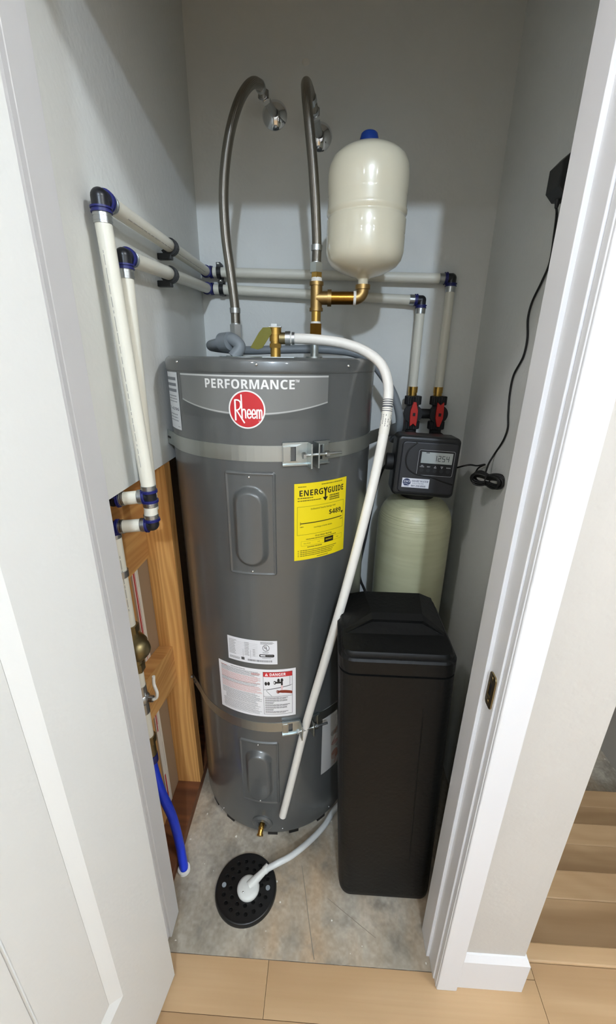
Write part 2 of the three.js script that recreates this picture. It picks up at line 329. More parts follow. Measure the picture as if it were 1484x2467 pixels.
// ------------------------------------------------------------------ ceiling lamps (outside the picture, they light it)
LAMPS.forEach((l, i) => {
  const b = V3(l.x, CEIL, l.z), col = new THREE.Color().setRGB(...l.c);
  const where = ['before the stairs', 'in the middle of the hall', 'over the open door', 'by the left hall wall', 'near the right hall wall'][i];
  if (l.g) {
    const gy = 2.62, t = thing('globe_lamp', 'small white glass globe lamp on the ceiling ' + where, 'lamp', b);
    part('canopy', lathe([[0, -.02], [.05, -.02], [.055, 0], [0, 0]], b), M.white, t);
    part('stem', rod(V3(l.x, gy + .045, l.z), V3(l.x, CEIL - .015, l.z), .008), M.steel, t);
    part('globe', ball(V3(l.x, gy, l.z), .05, 28), std(0xffffff, .5, 0, { emissive: col, emissiveIntensity: 4 }), t);
    const p = new THREE.PointLight(col, l.i); p.position.set(0, gy - CEIL, 0); p.shadow.radius = 2.2; p.castShadow = true; t.add(p);
    return;
  }
  const t = thing('added_fill_lamp', 'added round fill lamp in the ceiling ' + where, 'lamp', b);  // unseen fill lamp, added to raise the hall light and its bounce
  part('trim_ring', lathe([[.062, -.002], [.085, -.006], [.088, 0], [.062, 0]], b), M.white, t);
  part('diffuser', rod(V3(l.x, CEIL - .003, l.z), V3(l.x, CEIL, l.z), .062), std(0xffffff, .6, 0, { emissive: col, emissiveIntensity: 6 }), t);
  const a = new THREE.RectAreaLight(col, l.i, .11, .11); a.position.set(0, -.008, 0); a.rotation.x = -Math.PI / 2; t.add(a);
});

// ------------------------------------------------------------------ open wall bay on the left
const BX = -.443, BB = -.512;                      // inner edge of the studs, back of the bay
struct('wall_bay', bx(BB - .0127, BB, 0, CEIL, ZB, ZI), M.kraft, 'brown paper back of the neighbouring drywall in the open bay', 'wall');
{
  const tz = (onX(328, 1400, BB).z + onX(388, 1800, BB).z) / 2;
  const tex = canvasTex(64, 1024, (g, w, h) => {
    g.fillStyle = '#e4ded2'; g.fillRect(0, 0, w, h); g.fillStyle = '#8a8580'; for (let i = 0; i < 9; i++) g.fillRect(34 + (i % 3) * 9, (i * 113) % h, 2, 90);
    g.fillStyle = '#b4201a'; for (const [x, y, ww, hh] of [[4, 250, 14, 250], [22, 230, 5, 300], [4, 560, 12, 180], [20, 600, 5, 120], [6, 900, 16, 90]]) g.fillRect(x, y, ww, hh);
  });
  one('printed_tape', 'white drywall edge tape with red print in the open bay', 'tape', (() => { const g = new THREE.BoxGeometry(.002, 1.24, .03); return nonIdx(g.translate(BB + .0012, .66, tz)); })(), std(0xffffff, .7, 0, { map: tex }), V3(BB + .001, .04, tz));
}
const vert = g => uvBox(g, 1, true);
one('bottom_plate', 'dark stained wooden bottom plate along the floor under the studs', 'timber', bx(BB + .001, -.429, 0, .038, ZB + .001, ZI - .001), M.darkPine, V3(-.48, 0, -1.1));
one('stud', 'pine wall stud standing on the dark plate beside the grey tank', 'timber', vert(bx(BB + .001, -.429, .0385, 1.228, -1.072, -1.034)), M.pineV[0], V3(-.48, .0385, -1.05));
one('stud', 'pine stud half hidden behind the door frame in the open bay', 'timber', vert(bx(BB + .001, -.444, .0385, 1.228, -.752, -.714)), M.pineV[1], V3(-.48, .0385, -.733));
one('stud', 'pine stud lying flat against the back of the open bay', 'timber', vert(bx(BB + .0005, BB + .007, .0385, .9565, -.918, -.780)), M.pineV[1], V3(-.51, .0385, -.85));
{
  const g = bx(BB + .001, -.5035, .957, 1.215, -1.0335, -.753);
  one('blocking', 'wide pine block between the studs under the pipe fittings', 'timber', g, M.pine[0], V3(-.51, .957, -.9));
  const g2 = extrude([[-1.0335, .503], [-.838, .543], [-.838, .683], [-1.0335, .643]], BB * -1 - .001 - .468);
  const p = g2.attributes.position; for (let i = 0; i < p.count; i++) p.setXYZ(i, -.468 - p.getZ(i), p.getY(i), p.getX(i)); g2.computeVertexNormals();
  one('blocking', 'lower slanting pine block beside the white lever valve', 'timber', uvBox(g2), M.pine[1], V3(-.49, .503, -.93));
}

// ------------------------------------------------------------------ water heater
const HC = V3(-.155, 0, -1.166), HR = .272, HT = 1.497;
const hp = (deg, y, r = HR) => V3(HC.x + r * Math.sin(deg * Math.PI / 180), y, HC.z + r * Math.cos(deg * Math.PI / 180));
function shellPatch(d0, d1, y0, y1, r, n = 24, m = 1) {          // curved rectangle on the shell, uv 0..1
  const pos = [], nor = [], uv = [];
  const P = (i, j) => { const a = d0 + (d1 - d0) * i / n, y = y0 + (y1 - y0) * j / m; const p = hp(a, y, r); return [p, V3(Math.sin(a * Math.PI / 180), 0, Math.cos(a * Math.PI / 180)), i / n, j / m]; };
  for (let i = 0; i < n; i++) for (let j = 0; j < m; j++) for (const [a, b] of [[i, j], [i + 1, j], [i + 1, j + 1], [i, j], [i + 1, j + 1], [i, j + 1]]) { const q = P(a, b); pos.push(q[0].x, q[0].y, q[0].z); nor.push(q[1].x, q[1].y, q[1].z); uv.push(q[2], q[3]); }
  const g = new THREE.BufferGeometry(); g.setAttribute('position', new THREE.Float32BufferAttribute(pos, 3)); g.setAttribute('normal', new THREE.Float32BufferAttribute(nor, 3)); g.setAttribute('uv', new THREE.Float32BufferAttribute(uv, 2)); return g;
}
function bend(g) {           // flat drawing (x = arc length from angle 0, y, z = height off the shell) wrapped on the shell
  const p = g.attributes.position;
  for (let i = 0; i < p.count; i++) { const a = p.getX(i) / HR, r = HR + p.getZ(i); p.setXYZ(i, HC.x + r * Math.sin(a), p.getY(i), HC.z + r * Math.cos(a)); }
  g.computeVertexNormals(); return g;
}
const arc = deg => deg * Math.PI / 180 * HR;
const WH = thing('water_heater', 'tall dark grey cylindrical water heater with red round badge', 'water heater', V3(HC.x, 0, HC.z));
{
  part('body', smoothLathe([[HR - .006, .012], [HR - .001, .0145], [HR, .020], [HR, .06], [HR, .4], [HR, .8], [HR, 1.2], [HR, 1.455], [HR, 1.468]], V3(HC.x, 0, HC.z), YUP, 128), M.heater, WH);
  part('top_cap', merge([smoothLathe([[HR, 1.4655], [HR + .0018, 1.467], [HR + .0018, 1.472], [HR + .0014, 1.488], [HR - .003, 1.4945], [HR - .008, HT]], V3(HC.x, 0, HC.z), YUP, 128), lathe([[HR - .008, HT], [HR - .03, HT - .003], [0, HT - .003]], V3(HC.x, 0, HC.z), YUP, 96)]), M.heaterCap, WH);
  part('base_pan', lathe([[HR - .03, .012], [HR - .012, .012], [HR - .012, .022]], V3(HC.x, 0, HC.z), YUP, 96), M.blackMatte, WH);
  for (const a of [-50, -32, 2, 17, 39, -80, 70, 110, 150, 190, 230]) {
    part('foot_pad', (() => { const g = extrude([[arc(a - 3.4), 0], [arc(a + 3.4), 0], [arc(a + 3.4), .0125], [arc(a - 3.4), .0125]], .02); g.translate(0, 0, -.0215); return bend(g); })(), M.rubber, WH);
  }
  for (const [a, y] of [[-44, 1.4855], [.7, 1.4835], [45.8, 1.4815]]) part('screw', ball(hp(a, y, HR + .0015), .0033, 12), M.screw, WH);
  for (const [a, y] of [[-38, .033], [9, .033], [46, .033], [100, .033]]) part('screw', ball(hp(a, y, HR), .0028, 12), M.screw, WH);
  // access covers with a raised oblong boss
  const cover = (a0, a1, y0, y1, bossY0, bossY1) => {
    const ac = (a0 + a1) / 2, w = arc(a1) - arc(a0), xc = arc(ac);
    const grid = (nx, ny, f) => {
      const pos = [], uv = []; const P = (i, j) => { const x = arc(a0) + w * i / nx, y = y0 + (y1 - y0) * j / ny; return [x, y, f(x, y)]; };
      for (let i = 0; i < nx; i++) for (let j = 0; j < ny; j++) for (const [a, b] of [[i, j], [i + 1, j], [i + 1, j + 1], [i, j], [i + 1, j + 1], [i, j + 1]]) { pos.push(...P(a, b)); uv.push(a / nx, b / ny); }
      const g = new THREE.BufferGeometry(); g.setAttribute('position', new THREE.Float32BufferAttribute(pos, 3)); g.setAttribute('uv', new THREE.Float32BufferAttribute(uv, 2)); return g;
    };
    const ss = (a, b, x) => { const t = Math.max(0, Math.min(1, (x - a) / (b - a))); return t * t * (3 - 2 * t); };
    const rr = .026, c0 = bossY0 + .043, c1 = bossY1 - .043, rc = .008;
    const f = (x, y) => {
      const dx = x - xc, yy = Math.max(c0, Math.min(c1, y)), dist = Math.hypot(dx, y - yy);
      const boss = .017 * (1 - ss(rr, .043, dist));
      const qx = Math.abs(dx) - (w / 2 - rc), qy = Math.abs(y - (y0 + y1) / 2) - ((y1 - y0) / 2 - rc);
      const sd = Math.min(Math.max(qx, qy), 0) + Math.hypot(Math.max(qx, 0), Math.max(qy, 0)) - rc;   // negative inside
      const rim = .0045 * ss(0, .0035, -sd) - .002 * ss(.004, .009, -sd);
      return .0003 + rim + boss;
    };
    let g = bend(grid(96, 160, f));
    // smooth normals from the height field
    const p = g.attributes.position, n = g.attributes.normal, map = new Map();
    for (let i = 0; i < p.count; i++) { const k = p.getX(i).toFixed(5) + p.getY(i).toFixed(5) + p.getZ(i).toFixed(5); let e = map.get(k); if (!e) map.set(k, e = [0, 0, 0]); e[0] += n.getX(i); e[1] += n.getY(i); e[2] += n.getZ(i); }
    for (let i = 0; i < p.count; i++) { const e = map.get(p.getX(i).toFixed(5) + p.getY(i).toFixed(5) + p.getZ(i).toFixed(5)), l = Math.hypot(...e); n.setXYZ(i, e[0] / l, e[1] / l, e[2] / l); }
    const cv = part('access_cover', g, M.heater, WH);
    for (const y of [y0 + .012, y1 - .012]) part('screw', ball(hp(ac, y, HR + .003), .003, 10), M.screw, cv);
  };
  cover(-17.2, 8.2, .988, 1.254, 1.012, 1.222);
  cover(-18.6, 7.4, .158, .424, .182, .392);
  // silver brand band
  const S = hp(0, 0);
  const bandTex = canvasTex(1024, 220, (g, w, h) => {
    g.fillStyle = '#595b5a'; g.fillRect(0, 0, w, h);
    g.beginPath(); g.moveTo(6, 4); g.lineTo(w - 6, 4); g.lineTo(w - 8, 138); g.quadraticCurveTo(w / 2, 268, 10, 138); g.closePath(); g.fillStyle = '#7d7e7c'; g.fill();
    g.strokeStyle = '#c9cac8'; g.lineWidth = 9; g.beginPath(); g.moveTo(6, 6); g.lineTo(w - 6, 6); g.stroke();
    g.lineWidth = 7; g.strokeStyle = '#b9bab8'; g.beginPath(); g.moveTo(w - 8, 138); g.quadraticCurveTo(w / 2, 252, 10, 138); g.stroke();
    g.fillStyle = '#ececea'; g.font = 'bold 64px sans-serif'; g.textAlign = 'center'; g.textBaseline = 'alphabetic'; g.save(); g.translate(w * .505, 68); const tw = g.measureText('PERFORMANCE').width; g.scale(570 / tw, 1); g.fillText('PERFORMANCE', 0, 0); g.restore(); g.font = 'bold 18px sans-serif'; g.fillText('TM', w * .795, 34);
  });
  part('brand_band', (() => { const g = shellPatch(-43, 34.6, 1.372, 1.4625, HR + .0006, 48); return g; })(), std(0xffffff, .3, .25, { map: bandTex, transparent: false }), WH, 'silver band lettered PERFORMANCE');
  // red badge
  const badgeTex = canvasTex(512, 512, (g, w, h) => {
    g.fillStyle = '#e6e4e0'; g.fillRect(0, 0, w, h); g.fillStyle = '#bf1f27'; g.beginPath(); g.arc(256, 256, 236, 0, 7); g.fill();
    g.strokeStyle = g.fillStyle = '#f2f0ec'; g.lineCap = 'butt'; g.lineWidth = 24;
    g.beginPath(); g.moveTo(96, 404); g.lineTo(96, 128); g.stroke();
    g.lineWidth = 20; g.beginPath(); g.moveTo(88, 132); g.quadraticCurveTo(176, 116, 176, 190); g.quadraticCurveTo(172, 262, 98, 270); g.stroke();
    g.beginPath(); g.moveTo(112, 262); g.lineTo(222, 436); g.stroke();
    g.beginPath(); g.moveTo(186, 56); g.lineTo(190, 372); g.stroke();
    g.beginPath(); g.moveTo(190, 300); g.quadraticCurveTo(196, 244, 226, 254); g.quadraticCurveTo(240, 260, 240, 300); g.lineTo(240, 372); g.stroke();
    g.lineWidth = 19;
    for (const x of [266, 330]) { g.beginPath(); g.moveTo(x, 312); g.lineTo(x + 44, 312); g.quadraticCurveTo(x + 46, 254, x + 22, 254); g.quadraticCurveTo(x, 254, x, 312); g.quadraticCurveTo(x, 366, x + 24, 366); g.quadraticCurveTo(x + 42, 366, x + 46, 340); g.stroke(); }
    g.beginPath(); g.moveTo(396, 374); g.lineTo(396, 250); g.moveTo(396, 290); g.quadraticCurveTo(402, 252, 418, 256); g.quadraticCurveTo(430, 260, 430, 290); g.lineTo(430, 374); g.moveTo(430, 290); g.quadraticCurveTo(436, 252, 450, 256); g.quadraticCurveTo(462, 260, 462, 290); g.lineTo(462, 374); g.stroke();
    g.fillStyle = '#b9a9a6'; g.beginPath(); g.arc(424, 404, 8, 0, 7); g.fill();
  });
  part('brand_badge', (() => {
    const g = new THREE.RingGeometry(.00001, .0405, 64, 12); const q = nonIdx(g); q.translate(arc(-4.4), 1.3915, .0013); return bend(q);
  })(), phys(0xffffff, .35, 0, { map: badgeTex, clearcoat: .5 }), WH, 'round red badge with white Rheem lettering');

  const txt = (g, s, x, y, size, o = {}) => { g.font = (o.b ? 'bold ' : '') + size + 'px ' + (o.f || 'sans-serif'); g.fillStyle = o.c || '#222'; g.textAlign = o.a || 'left'; g.textBaseline = 'alphabetic'; g.fillText(s, x, y, o.w); };
  // grey lines standing for print too small to read in the photograph
  const fine = (g, x, y, w, h, lh, c = '#555', fill = .62) => { let k = 0; for (let yy = y; yy < y + h; yy += lh) { const ww = w * (.82 + .18 * hash(k++, Math.round(x + y), 4)); let xx = x; while (xx < x + ww) { const l = 4 + 12 * hash(Math.round(xx), k, 7); g.fillStyle = c; g.fillRect(xx, yy, Math.min(l, x + ww - xx), lh * fill); xx += l + 3; } } };
  const energy = canvasTex(640, 900, (g, w, h) => {
    g.fillStyle = '#f0d80e'; g.fillRect(0, 0, w, h); const K = '#1b1608';
    fine(g, 40, 34, 100, 12, 14, '#5a500c'); fine(g, 300, 26, 300, 14, 15, '#5a500c');
    g.fillStyle = K; g.font = 'bold 92px sans-serif'; g.textBaseline = 'alphabetic'; g.textAlign = 'left'; g.fillText('ENERG', 46, 142, 280); g.fillText('GUIDE', 372, 142, 226);
    g.lineWidth = 17; g.strokeStyle = K; g.beginPath(); g.moveTo(330, 72); g.lineTo(349, 112); g.lineTo(368, 72); g.moveTo(349, 108); g.lineTo(349, 196); g.stroke(); g.beginPath(); g.moveTo(316, 180); g.lineTo(349, 224); g.lineTo(382, 180); g.fill();
    fine(g, 36, 160, 190, 14, 17, '#4b430a'); fine(g, 36, 190, 268, 12, 16, '#4b430a'); fine(g, 402, 166, 150, 50, 24, '#4b430a');
    g.lineWidth = 4; g.strokeStyle = '#8a7a0a'; g.strokeRect(32, 262, w - 66, 330);
    txt(g, 'Estimated Yearly Energy Cost', w * .52, 306, 25, { a: 'center', c: '#3d3508', f: 'serif', b: 1, w: 310 });
    txt(g, '$489', 570, 398, 78, { a: 'right', c: K, b: 1, w: 196 });
    g.fillStyle = K; g.beginPath(); g.moveTo(568, 392); g.lineTo(604, 392); g.lineTo(586, 428); g.fill(); g.fillRect(66, 452, 520, 10); g.fillRect(64, 438, 5, 38);
    fine(g, 62, 494, 44, 12, 14, '#3d3508'); txt(g, '$489', 560, 494, 18, { c: '#3d3508', b: 1 }); txt(g, 'Cost Range of Similar Models', w * .52, 524, 19, { a: 'center', c: '#3d3508', b: 1, w: 230 });
    txt(g, 'First Hour Rating', w * .53, 632, 27, { a: 'center', c: '#2d2706', b: 1, w: 210 }); fine(g, 130, 646, 400, 10, 14, '#4b430a');
    g.lineWidth = 2; g.strokeStyle = '#7a6c0a'; g.strokeRect(76, 672, 520, 56); g.fillStyle = '#17120a'; g.fillRect(350, 666, 120, 66); txt(g, 'Medium', 410, 704, 22, { a: 'center', c: '#f0d80e', b: 1 }); txt(g, 'Very Small', 142, 706, 17, { a: 'center', c: '#4b430a' }); txt(g, 'Low', 280, 706, 17, { a: 'center', c: '#4b430a' }); txt(g, 'High', 530, 706, 17, { a: 'center', c: '#4b430a' });
    fine(g, 146, 742, 190, 12, 16, '#4b430a'); for (const y of [780, 802, 824, 846]) { g.fillStyle = K; g.beginPath(); g.arc(44, y + 5, 5, 0, 7); g.fill(); fine(g, 62, y, 470, 12, 14, '#4b430a'); } fine(g, 260, 874, 160, 12, 14, '#4b430a');
  });
  const label = (name, a0, a1, y0, y1, tex, lab, rough = .5) => part(name, shellPatch(a0, a1, y0, y1, HR + .0007, 20), std(0xffffff, rough, 0, { map: tex }), WH, lab);
  label('energy_label', 17.2, 48.4, 1.025, 1.224, energy, 'yellow energy label priced $489');
  const rating = canvasTex(720, 340, (g, w, h) => {
    g.fillStyle = '#e2e2e4'; g.fillRect(0, 0, w, h);
    for (let i = 0; i < 10; i++) fine(g, 24, 40 + i * 22, 90 + 30 * hash(i, 2, 2), 10, 12, '#777');
    for (let i = 0; i < 9; i++) { g.fillStyle = '#9a9a9a'; g.fillRect(20, 56 + i * 22, 430, 2); fine(g, 260, 46 + i * 22, 70, 10, 12, '#777'); if (i > 3) fine(g, 380, 46 + i * 22, 40, 10, 12, '#777'); }
    g.fillRect(236, 150, 3, 120); g.fillRect(345, 150, 3, 120); fine(g, 24, 282, 170, 30, 12, '#888'); fine(g, 490, 18, 190, 26, 12, '#777');
    g.lineWidth = 6; g.strokeStyle = '#222'; g.beginPath(); g.arc(566, 104, 44, 0, 7); g.stroke(); txt(g, 'U', 540, 112, 50, { b: 1 }); txt(g, 'L', 566, 132, 46, { b: 1 }); fine(g, 520, 162, 90, 20, 10, '#888');
    g.fillStyle = '#1c1c1c'; g.beginPath(); g.roundRect(470, 196, 208, 40, 16); g.fill(); g.fillStyle = '#ddd'; g.fillRect(486, 206, 70, 20); fine(g, 566, 210, 100, 12, 14, '#999');
    fine(g, 510, 248, 140, 10, 12, '#888'); g.fillStyle = '#555'; g.fillRect(206, 268, 48, 40); let x = 300; while (x < 650) { const b = 2 + Math.round(6 * hash(x, 1, 1)); g.fillStyle = '#333'; g.fillRect(x, 282, b, 28); x += b + 3 + Math.round(4 * hash(x, 2, 1)); }
  });
  label('rating_label', -22.2, 7.5, .7125, .790, rating, 'white rating label with listing mark');
  const danger = canvasTex(1024, 640, (g, w, h) => {
    g.fillStyle = '#ecebec'; g.fillRect(0, 0, w, h); fine(g, 190, 22, 220, 12, 14, '#777');
    fine(g, 40, 44, 560, 60, 13, '#777', .5); fine(g, 40, 40, 90, 10, 12, '#b0473f'); fine(g, 470, 60, 130, 22, 12, '#c06a60');
    fine(g, 40, 112, 560, 80, 13, '#c98880', .5); fine(g, 40, 196, 560, 40, 13, '#8a8a8a', .5); fine(g, 40, 240, 560, 90, 13, '#cf958d', .5); fine(g, 40, 336, 560, 70, 13, '#858585', .5); fine(g, 90, 414, 510, 60, 13, '#858585', .5); fine(g, 50, 482, 550, 110, 13, '#8c8c8c', .5); fine(g, 60, 602, 540, 12, 13, '#999', .5);
    g.fillStyle = '#c43034'; g.fillRect(618, 34, 362, 62); g.fillStyle = '#fff'; g.beginPath(); g.moveTo(640, 84); g.lineTo(660, 46); g.lineTo(680, 84); g.fill(); txt(g, 'DANGER', 696, 84, 50, { c: '#fff', b: 1, w: 268 }); txt(g, '!', 655, 82, 32, { c: '#c43034', b: 1 });
    g.strokeStyle = '#444'; g.lineWidth = 4; g.strokeRect(618, 34, 362, 570); g.beginPath(); g.moveTo(618, 356); g.lineTo(980, 356); g.moveTo(618, 270); g.lineTo(980, 212); g.moveTo(950, 212); g.lineTo(950, 98); g.stroke();
    g.beginPath(); g.moveTo(660, 290); g.quadraticCurveTo(640, 270, 700, 262); g.lineTo(960, 220); g.moveTo(660, 290); g.lineTo(720, 352); g.stroke();
    g.fillStyle = '#222'; g.fillRect(756, 160, 96, 24); g.fillRect(838, 166, 22, 44); for (const [x, y] of [[650, 186], [684, 184], [760, 172], [808, 144], [850, 142]]) { g.beginPath(); g.ellipse(x, y, 16, 24, 0, 0, 7); g.fill(); } g.fillStyle = '#eee'; g.beginPath(); g.ellipse(756, 172, 8, 14, 0, 0, 7); g.fill();
    g.fillStyle = '#e8c4c4'; g.fillRect(838, 212, 22, 60); g.fillStyle = '#8a3320'; g.beginPath(); g.moveTo(790, 300); g.lineTo(828, 276); g.quadraticCurveTo(900, 270, 980, 300); g.lineTo(980, 336); g.quadraticCurveTo(910, 316, 850, 312); g.closePath(); g.fill(); g.lineWidth = 9; g.strokeStyle = '#7a2c1c'; g.lineCap = 'round'; g.beginPath(); for (const [x, y] of [[786, 276], [780, 290], [784, 306], [796, 316]]) { g.moveTo(842, 290); g.lineTo(x, y); } g.stroke();
    for (let i = 0; i < 7; i++) fine(g, 634, 372 + i * 32, i % 3 === 2 ? 120 : 316, 22, 13, '#555', .6);
  });
  label('danger_label', -30.2, 18.1, .524, .6945, danger, 'white and red DANGER scald label');
  const leftTex = canvasTex(160, 700, (g, w, h) => {
    g.fillStyle = '#dfe0e0'; g.fillRect(0, 0, w, h); for (const [y, hh] of [[60, 46], [130, 46], [200, 46]]) { g.fillStyle = '#7d8084'; g.fillRect(0, y, 140, hh * .8); }
    fine(g, 10, 280, 130, 80, 34, '#83868a', .4); txt(g, '7-4396', 4, 462, 50, { b: 1, c: '#5c6066', w: 146 }); fine(g, 10, 510, 130, 110, 38, '#83868a', .35); fine(g, 118, 660, 30, 14, 14, '#777');
  });
  label('notice_label', -62, -46, 1.330, 1.4625, leftTex, 'narrow white notice label at the left flank');
  const rt = canvasTex(256, 420, (g, w, h) => { g.fillStyle = '#c9c9c6'; g.fillRect(0, 0, w, h); for (let i = 0; i < 60; i++) { g.fillStyle = ['rgba(150,60,50,.30)', 'rgba(70,70,64,.25)', 'rgba(240,240,236,.35)', 'rgba(170,110,90,.3)'][i % 4]; g.beginPath(); g.ellipse(90 + hash(i, 1, 1) * 170, hash(i, 2, 1) * h, 8 + 30 * hash(i, 3, 1), 6 + 26 * hash(i, 4, 1), hash(i, 5, 1) * 3, 0, 7); g.fill(); } });
  const pouch = part('document_pouch', shellPatch(37, 66, .225, .500, HR + .0006, 24), phys(0xffffff, .2, 0, { map: rt, clearcoat: .8 }), WH, 'clear plastic pouch with printed sheet');
  // drain valve
  const D = hp(-5, .058, HR - .012), O = hp(-5, .058, HR + .003);
  part('drain_ring', lathe([[.0135, -.01], [.0135, .016], [.017, .0205], [.027, .0195], [.034, .0145], [.0345, .010]], D, O.clone().sub(D), 36), M.heaterCap, WH);
  const dn = O.clone().sub(D).normalize();
  const dv = part('drain_valve', merge([rod(D, D.clone().addScaledVector(dn, .026), .0085), ball(D.clone().addScaledVector(dn, .028), .0095, 16)]), M.brass, WH, 'brass drain valve');
  const e0 = D.clone().addScaledVector(dn, .028), e1 = e0.clone().add(V3(-.002, -.008, .014));
  part('spout', merge([rod(e0, e1, .0082), ringRod(e1, e1.clone().add(V3(0, -.002, .005)), .004, .0105), bx(e0.x - .002, e0.x + .002, e0.y + .006, e0.y + .013, e0.z - .006, e0.z + .008)]), M.brass, dv);
  // top fittings: cover disc, nipples
  part('top_plate', merge([lathe([[0, .0015], [.062, .0015], [.064, .0005], [.064, -.004]], V3(-.215, HT, -1.10), YUP, 40), bx(-.16, -.085, HT - .003, HT + .0012, -1.13, -1.03)]), M.zinc, WH);
  for (const x of [-.256, -.042]) part('pipe_nipple', merge([rod(V3(x, HT - .004, HC.z), V3(x, x < -.1 ? HT + .03 : HT + .032, HC.z), .0105), ringRod(V3(x, HT - .003, HC.z), V3(x, HT + .003, HC.z), .011, .022)]), M.zinc, WH);
}
// relief valve with its tag
{
  const z = -1.075, b = onZ(664, 849, z); b.y = HT;
  const T = thing('relief_valve', 'brass temperature relief valve with lever on the heater top', 'valve', b.clone());
  const s = .0125, y = q => onZ(664, q, z).y;
  part('body', merge([rod(V3(b.x, HT - .003, z), V3(b.x, y(812), z), s), hex(V3(b.x, y(838), z), V3(b.x, y(828), z), .0155), rod(V3(b.x, y(822), z), V3(b.x, y(790), z), .0145), ringRod(V3(b.x, y(806), z), V3(b.x, y(802), z), .012, .0158)]), M.brass, T);
  part('lever', merge([bx(b.x - .016, b.x + .015, y(789.5), y(786.5), z - .008, z + .008, .001), bx(b.x - .010, b.x + .004, y(786), y(780), z - .002, z + .002)]), M.steel, T);
  const ax = V3(b.x + .010, y(815), z), a2 = V3(b.x + .034, y(815), z);
  part('outlet', rod(ax, a2, .0135), M.oldBrass, T);
  const tagC = [[-.008, .000], [-.026, -.001], [-.036, -.012], [-.058, -.046], [-.040, -.050], [-.028, -.046], [-.010, -.020], [-.004, -.014]];
  const sh = extrude(tagC, .0012, .0003); sh.translate(b.x - .002, y(789), z + .012);
  part('tag', sh, M.yellowTag, T, 'dark yellow paper tag');
}
// discharge pipe
{
  const z0 = -1.075, v = onZ(664, 815, z0);
  const st = V3(v.x + .032, v.y, z0);
  const pts = [V3(st.x + .004, st.y, z0), V3(st.x + .02, st.y, z0)];
  for (const [px, py, z] of [[760, 818, -1.07], [830, 828, -1.062], [886, 850, -1.05], [921, 882, -1.035], [935, 925, -1.02], [934, 975, -1.005], [925, 1040, -.99], [905, 1140, -.972]]) pts.push(onZ(px, py, z));
  const onShell = (px, py, off) => { const d = ray(px, py), ox = -HC.x, oz = -HC.z, r = HR + off, a = d.x * d.x + d.z * d.z, bb = 2 * (ox * d.x + oz * d.z), c = ox * ox + oz * oz - r * r, t = (-bb - Math.sqrt(Math.max(0, bb * bb - 4 * a * c))) / (2 * a); return V3(0, EYE, 0).addScaledVector(d, t); };
  for (const [px, py, z] of [[868, 1290, -.932], [826, 1445, -.902], [801, 1530, -.897], [781, 1598, -.893]]) pts.push(onZ(px, py, z));
  for (const [px, py, off] of [[737, 1745, .0165], [708, 1860, .0155], [681, 1965, .0155]]) pts.push(onShell(px, py, off));
  const P = thing('discharge_pipe', 'white plastic discharge pipe curving down across the water heater', 'pipe', pts[pts.length - 1].clone());
  const R = .0117;
  part('pipe', tube(pts, R, 220, 20), M.dischargePipe, P);
  const c = new THREE.CatmullRomCurve3(pts, false, 'centripetal');
  const q0 = pts[0], dx = V3(1, 0, 0);
  part('crimp_ring', ringRod(V3(st.x - .008, st.y, z0), V3(st.x + .004, st.y, z0), .010, .0165), M.steel, P);
  part('crimp_ring', ringRod(V3(st.x + .008, st.y, z0), V3(st.x + .014, st.y, z0), .010, .0145), M.steel, P);
  // wrapped product sticker
  const seg = (u0, u1, r) => { const p = []; for (let i = 0; i <= 12; i++) p.push(c.getPointAt(u0 + (u1 - u0) * i / 12)); const k = new THREE.CatmullRomCurve3(p); return nonIdx(new THREE.TubeGeometry(k, 24, r, 20)); };
  const tex = canvasTex(512, 256, (g, w, h) => { g.fillStyle = '#e6e2d6'; g.fillRect(0, 0, w, h); g.fillStyle = '#5d5d60'; for (const [x, b] of [[6, 14], [34, 18], [66, 16], [96, 26], [142, 8], [168, 12]]) g.fillRect(x, 0, b, h); g.fillStyle = '#77746e'; for (let i = 0; i < 12; i++) for (let k = 0; k < 6; k++) if (hash(i, k, 6) > .35) g.fillRect(226 + k * 30, 6 + i * 21, 24, 5); });
  const uAt = y => { for (let u = .05; u < 1; u += .001) if (c.getPointAt(u).y < y) return u; return 1; };
  part('sticker', seg(uAt(onZ(935, 962, -1.005).y), uAt(onZ(922, 1046, -.99).y), R + .0006), std(0xffffff, .5, 0, { map: tex }), P, 'wrapped barcode sticker');
}
// ------------------------------------------------------------------ braided hoses and their wall outlets
function hose(name, label, pts, base) {
  const h = thing(name, label, 'hose', base, 'braided hoses of the water heater');
  const c = new THREE.CatmullRomCurve3(pts, false, 'centripetal');
  part('braid', tube(pts, .0118, 160, 18), M.braid, h);
  const A = c.getPointAt(0), dA = c.getTangentAt(0), B = c.getPointAt(1), dB = c.getTangentAt(1).negate();
  for (const [p, d] of [[A, dA], [B, dB]]) {
    part('ferrule', merge([rod(p, p.clone().addScaledVector(d, .034), .0105), ringRod(p.clone().addScaledVector(d, .028), p.clone().addScaledVector(d, .040), .008, .0135), ringRod(p.clone().addScaledVector(d, .000), p.clone().addScaledVector(d, .004), .008, .0122)]), M.steel, h);
  }
  return { h, A, dA, B, dB };
}
function outlet(ex, ey, zEnd, end, label) {
  const c = V3(ex, ey, ZB), t = thing('wall_outlet', label, 'pipe outlet', c, 'chrome wall outlets');
  part('escutcheon', smoothLathe([[.0105, .017], [.014, .0165], [.022, .013], [.030, .007], [.0355, .002], [.0365, 0]], c, V3(0, 0, 1), 48), M.chrome, t);
  part('stub_pipe', rod(V3(ex, ey, ZB + .004), V3(end.x, end.y, end.z), .0108), M.steel, t);
  part('compression_nut', hex(end.clone().add(V3(0, 0, -.016)), end.clone().add(V3(0, 0, .004)), .0165), M.chrome, t);
  return t;
}
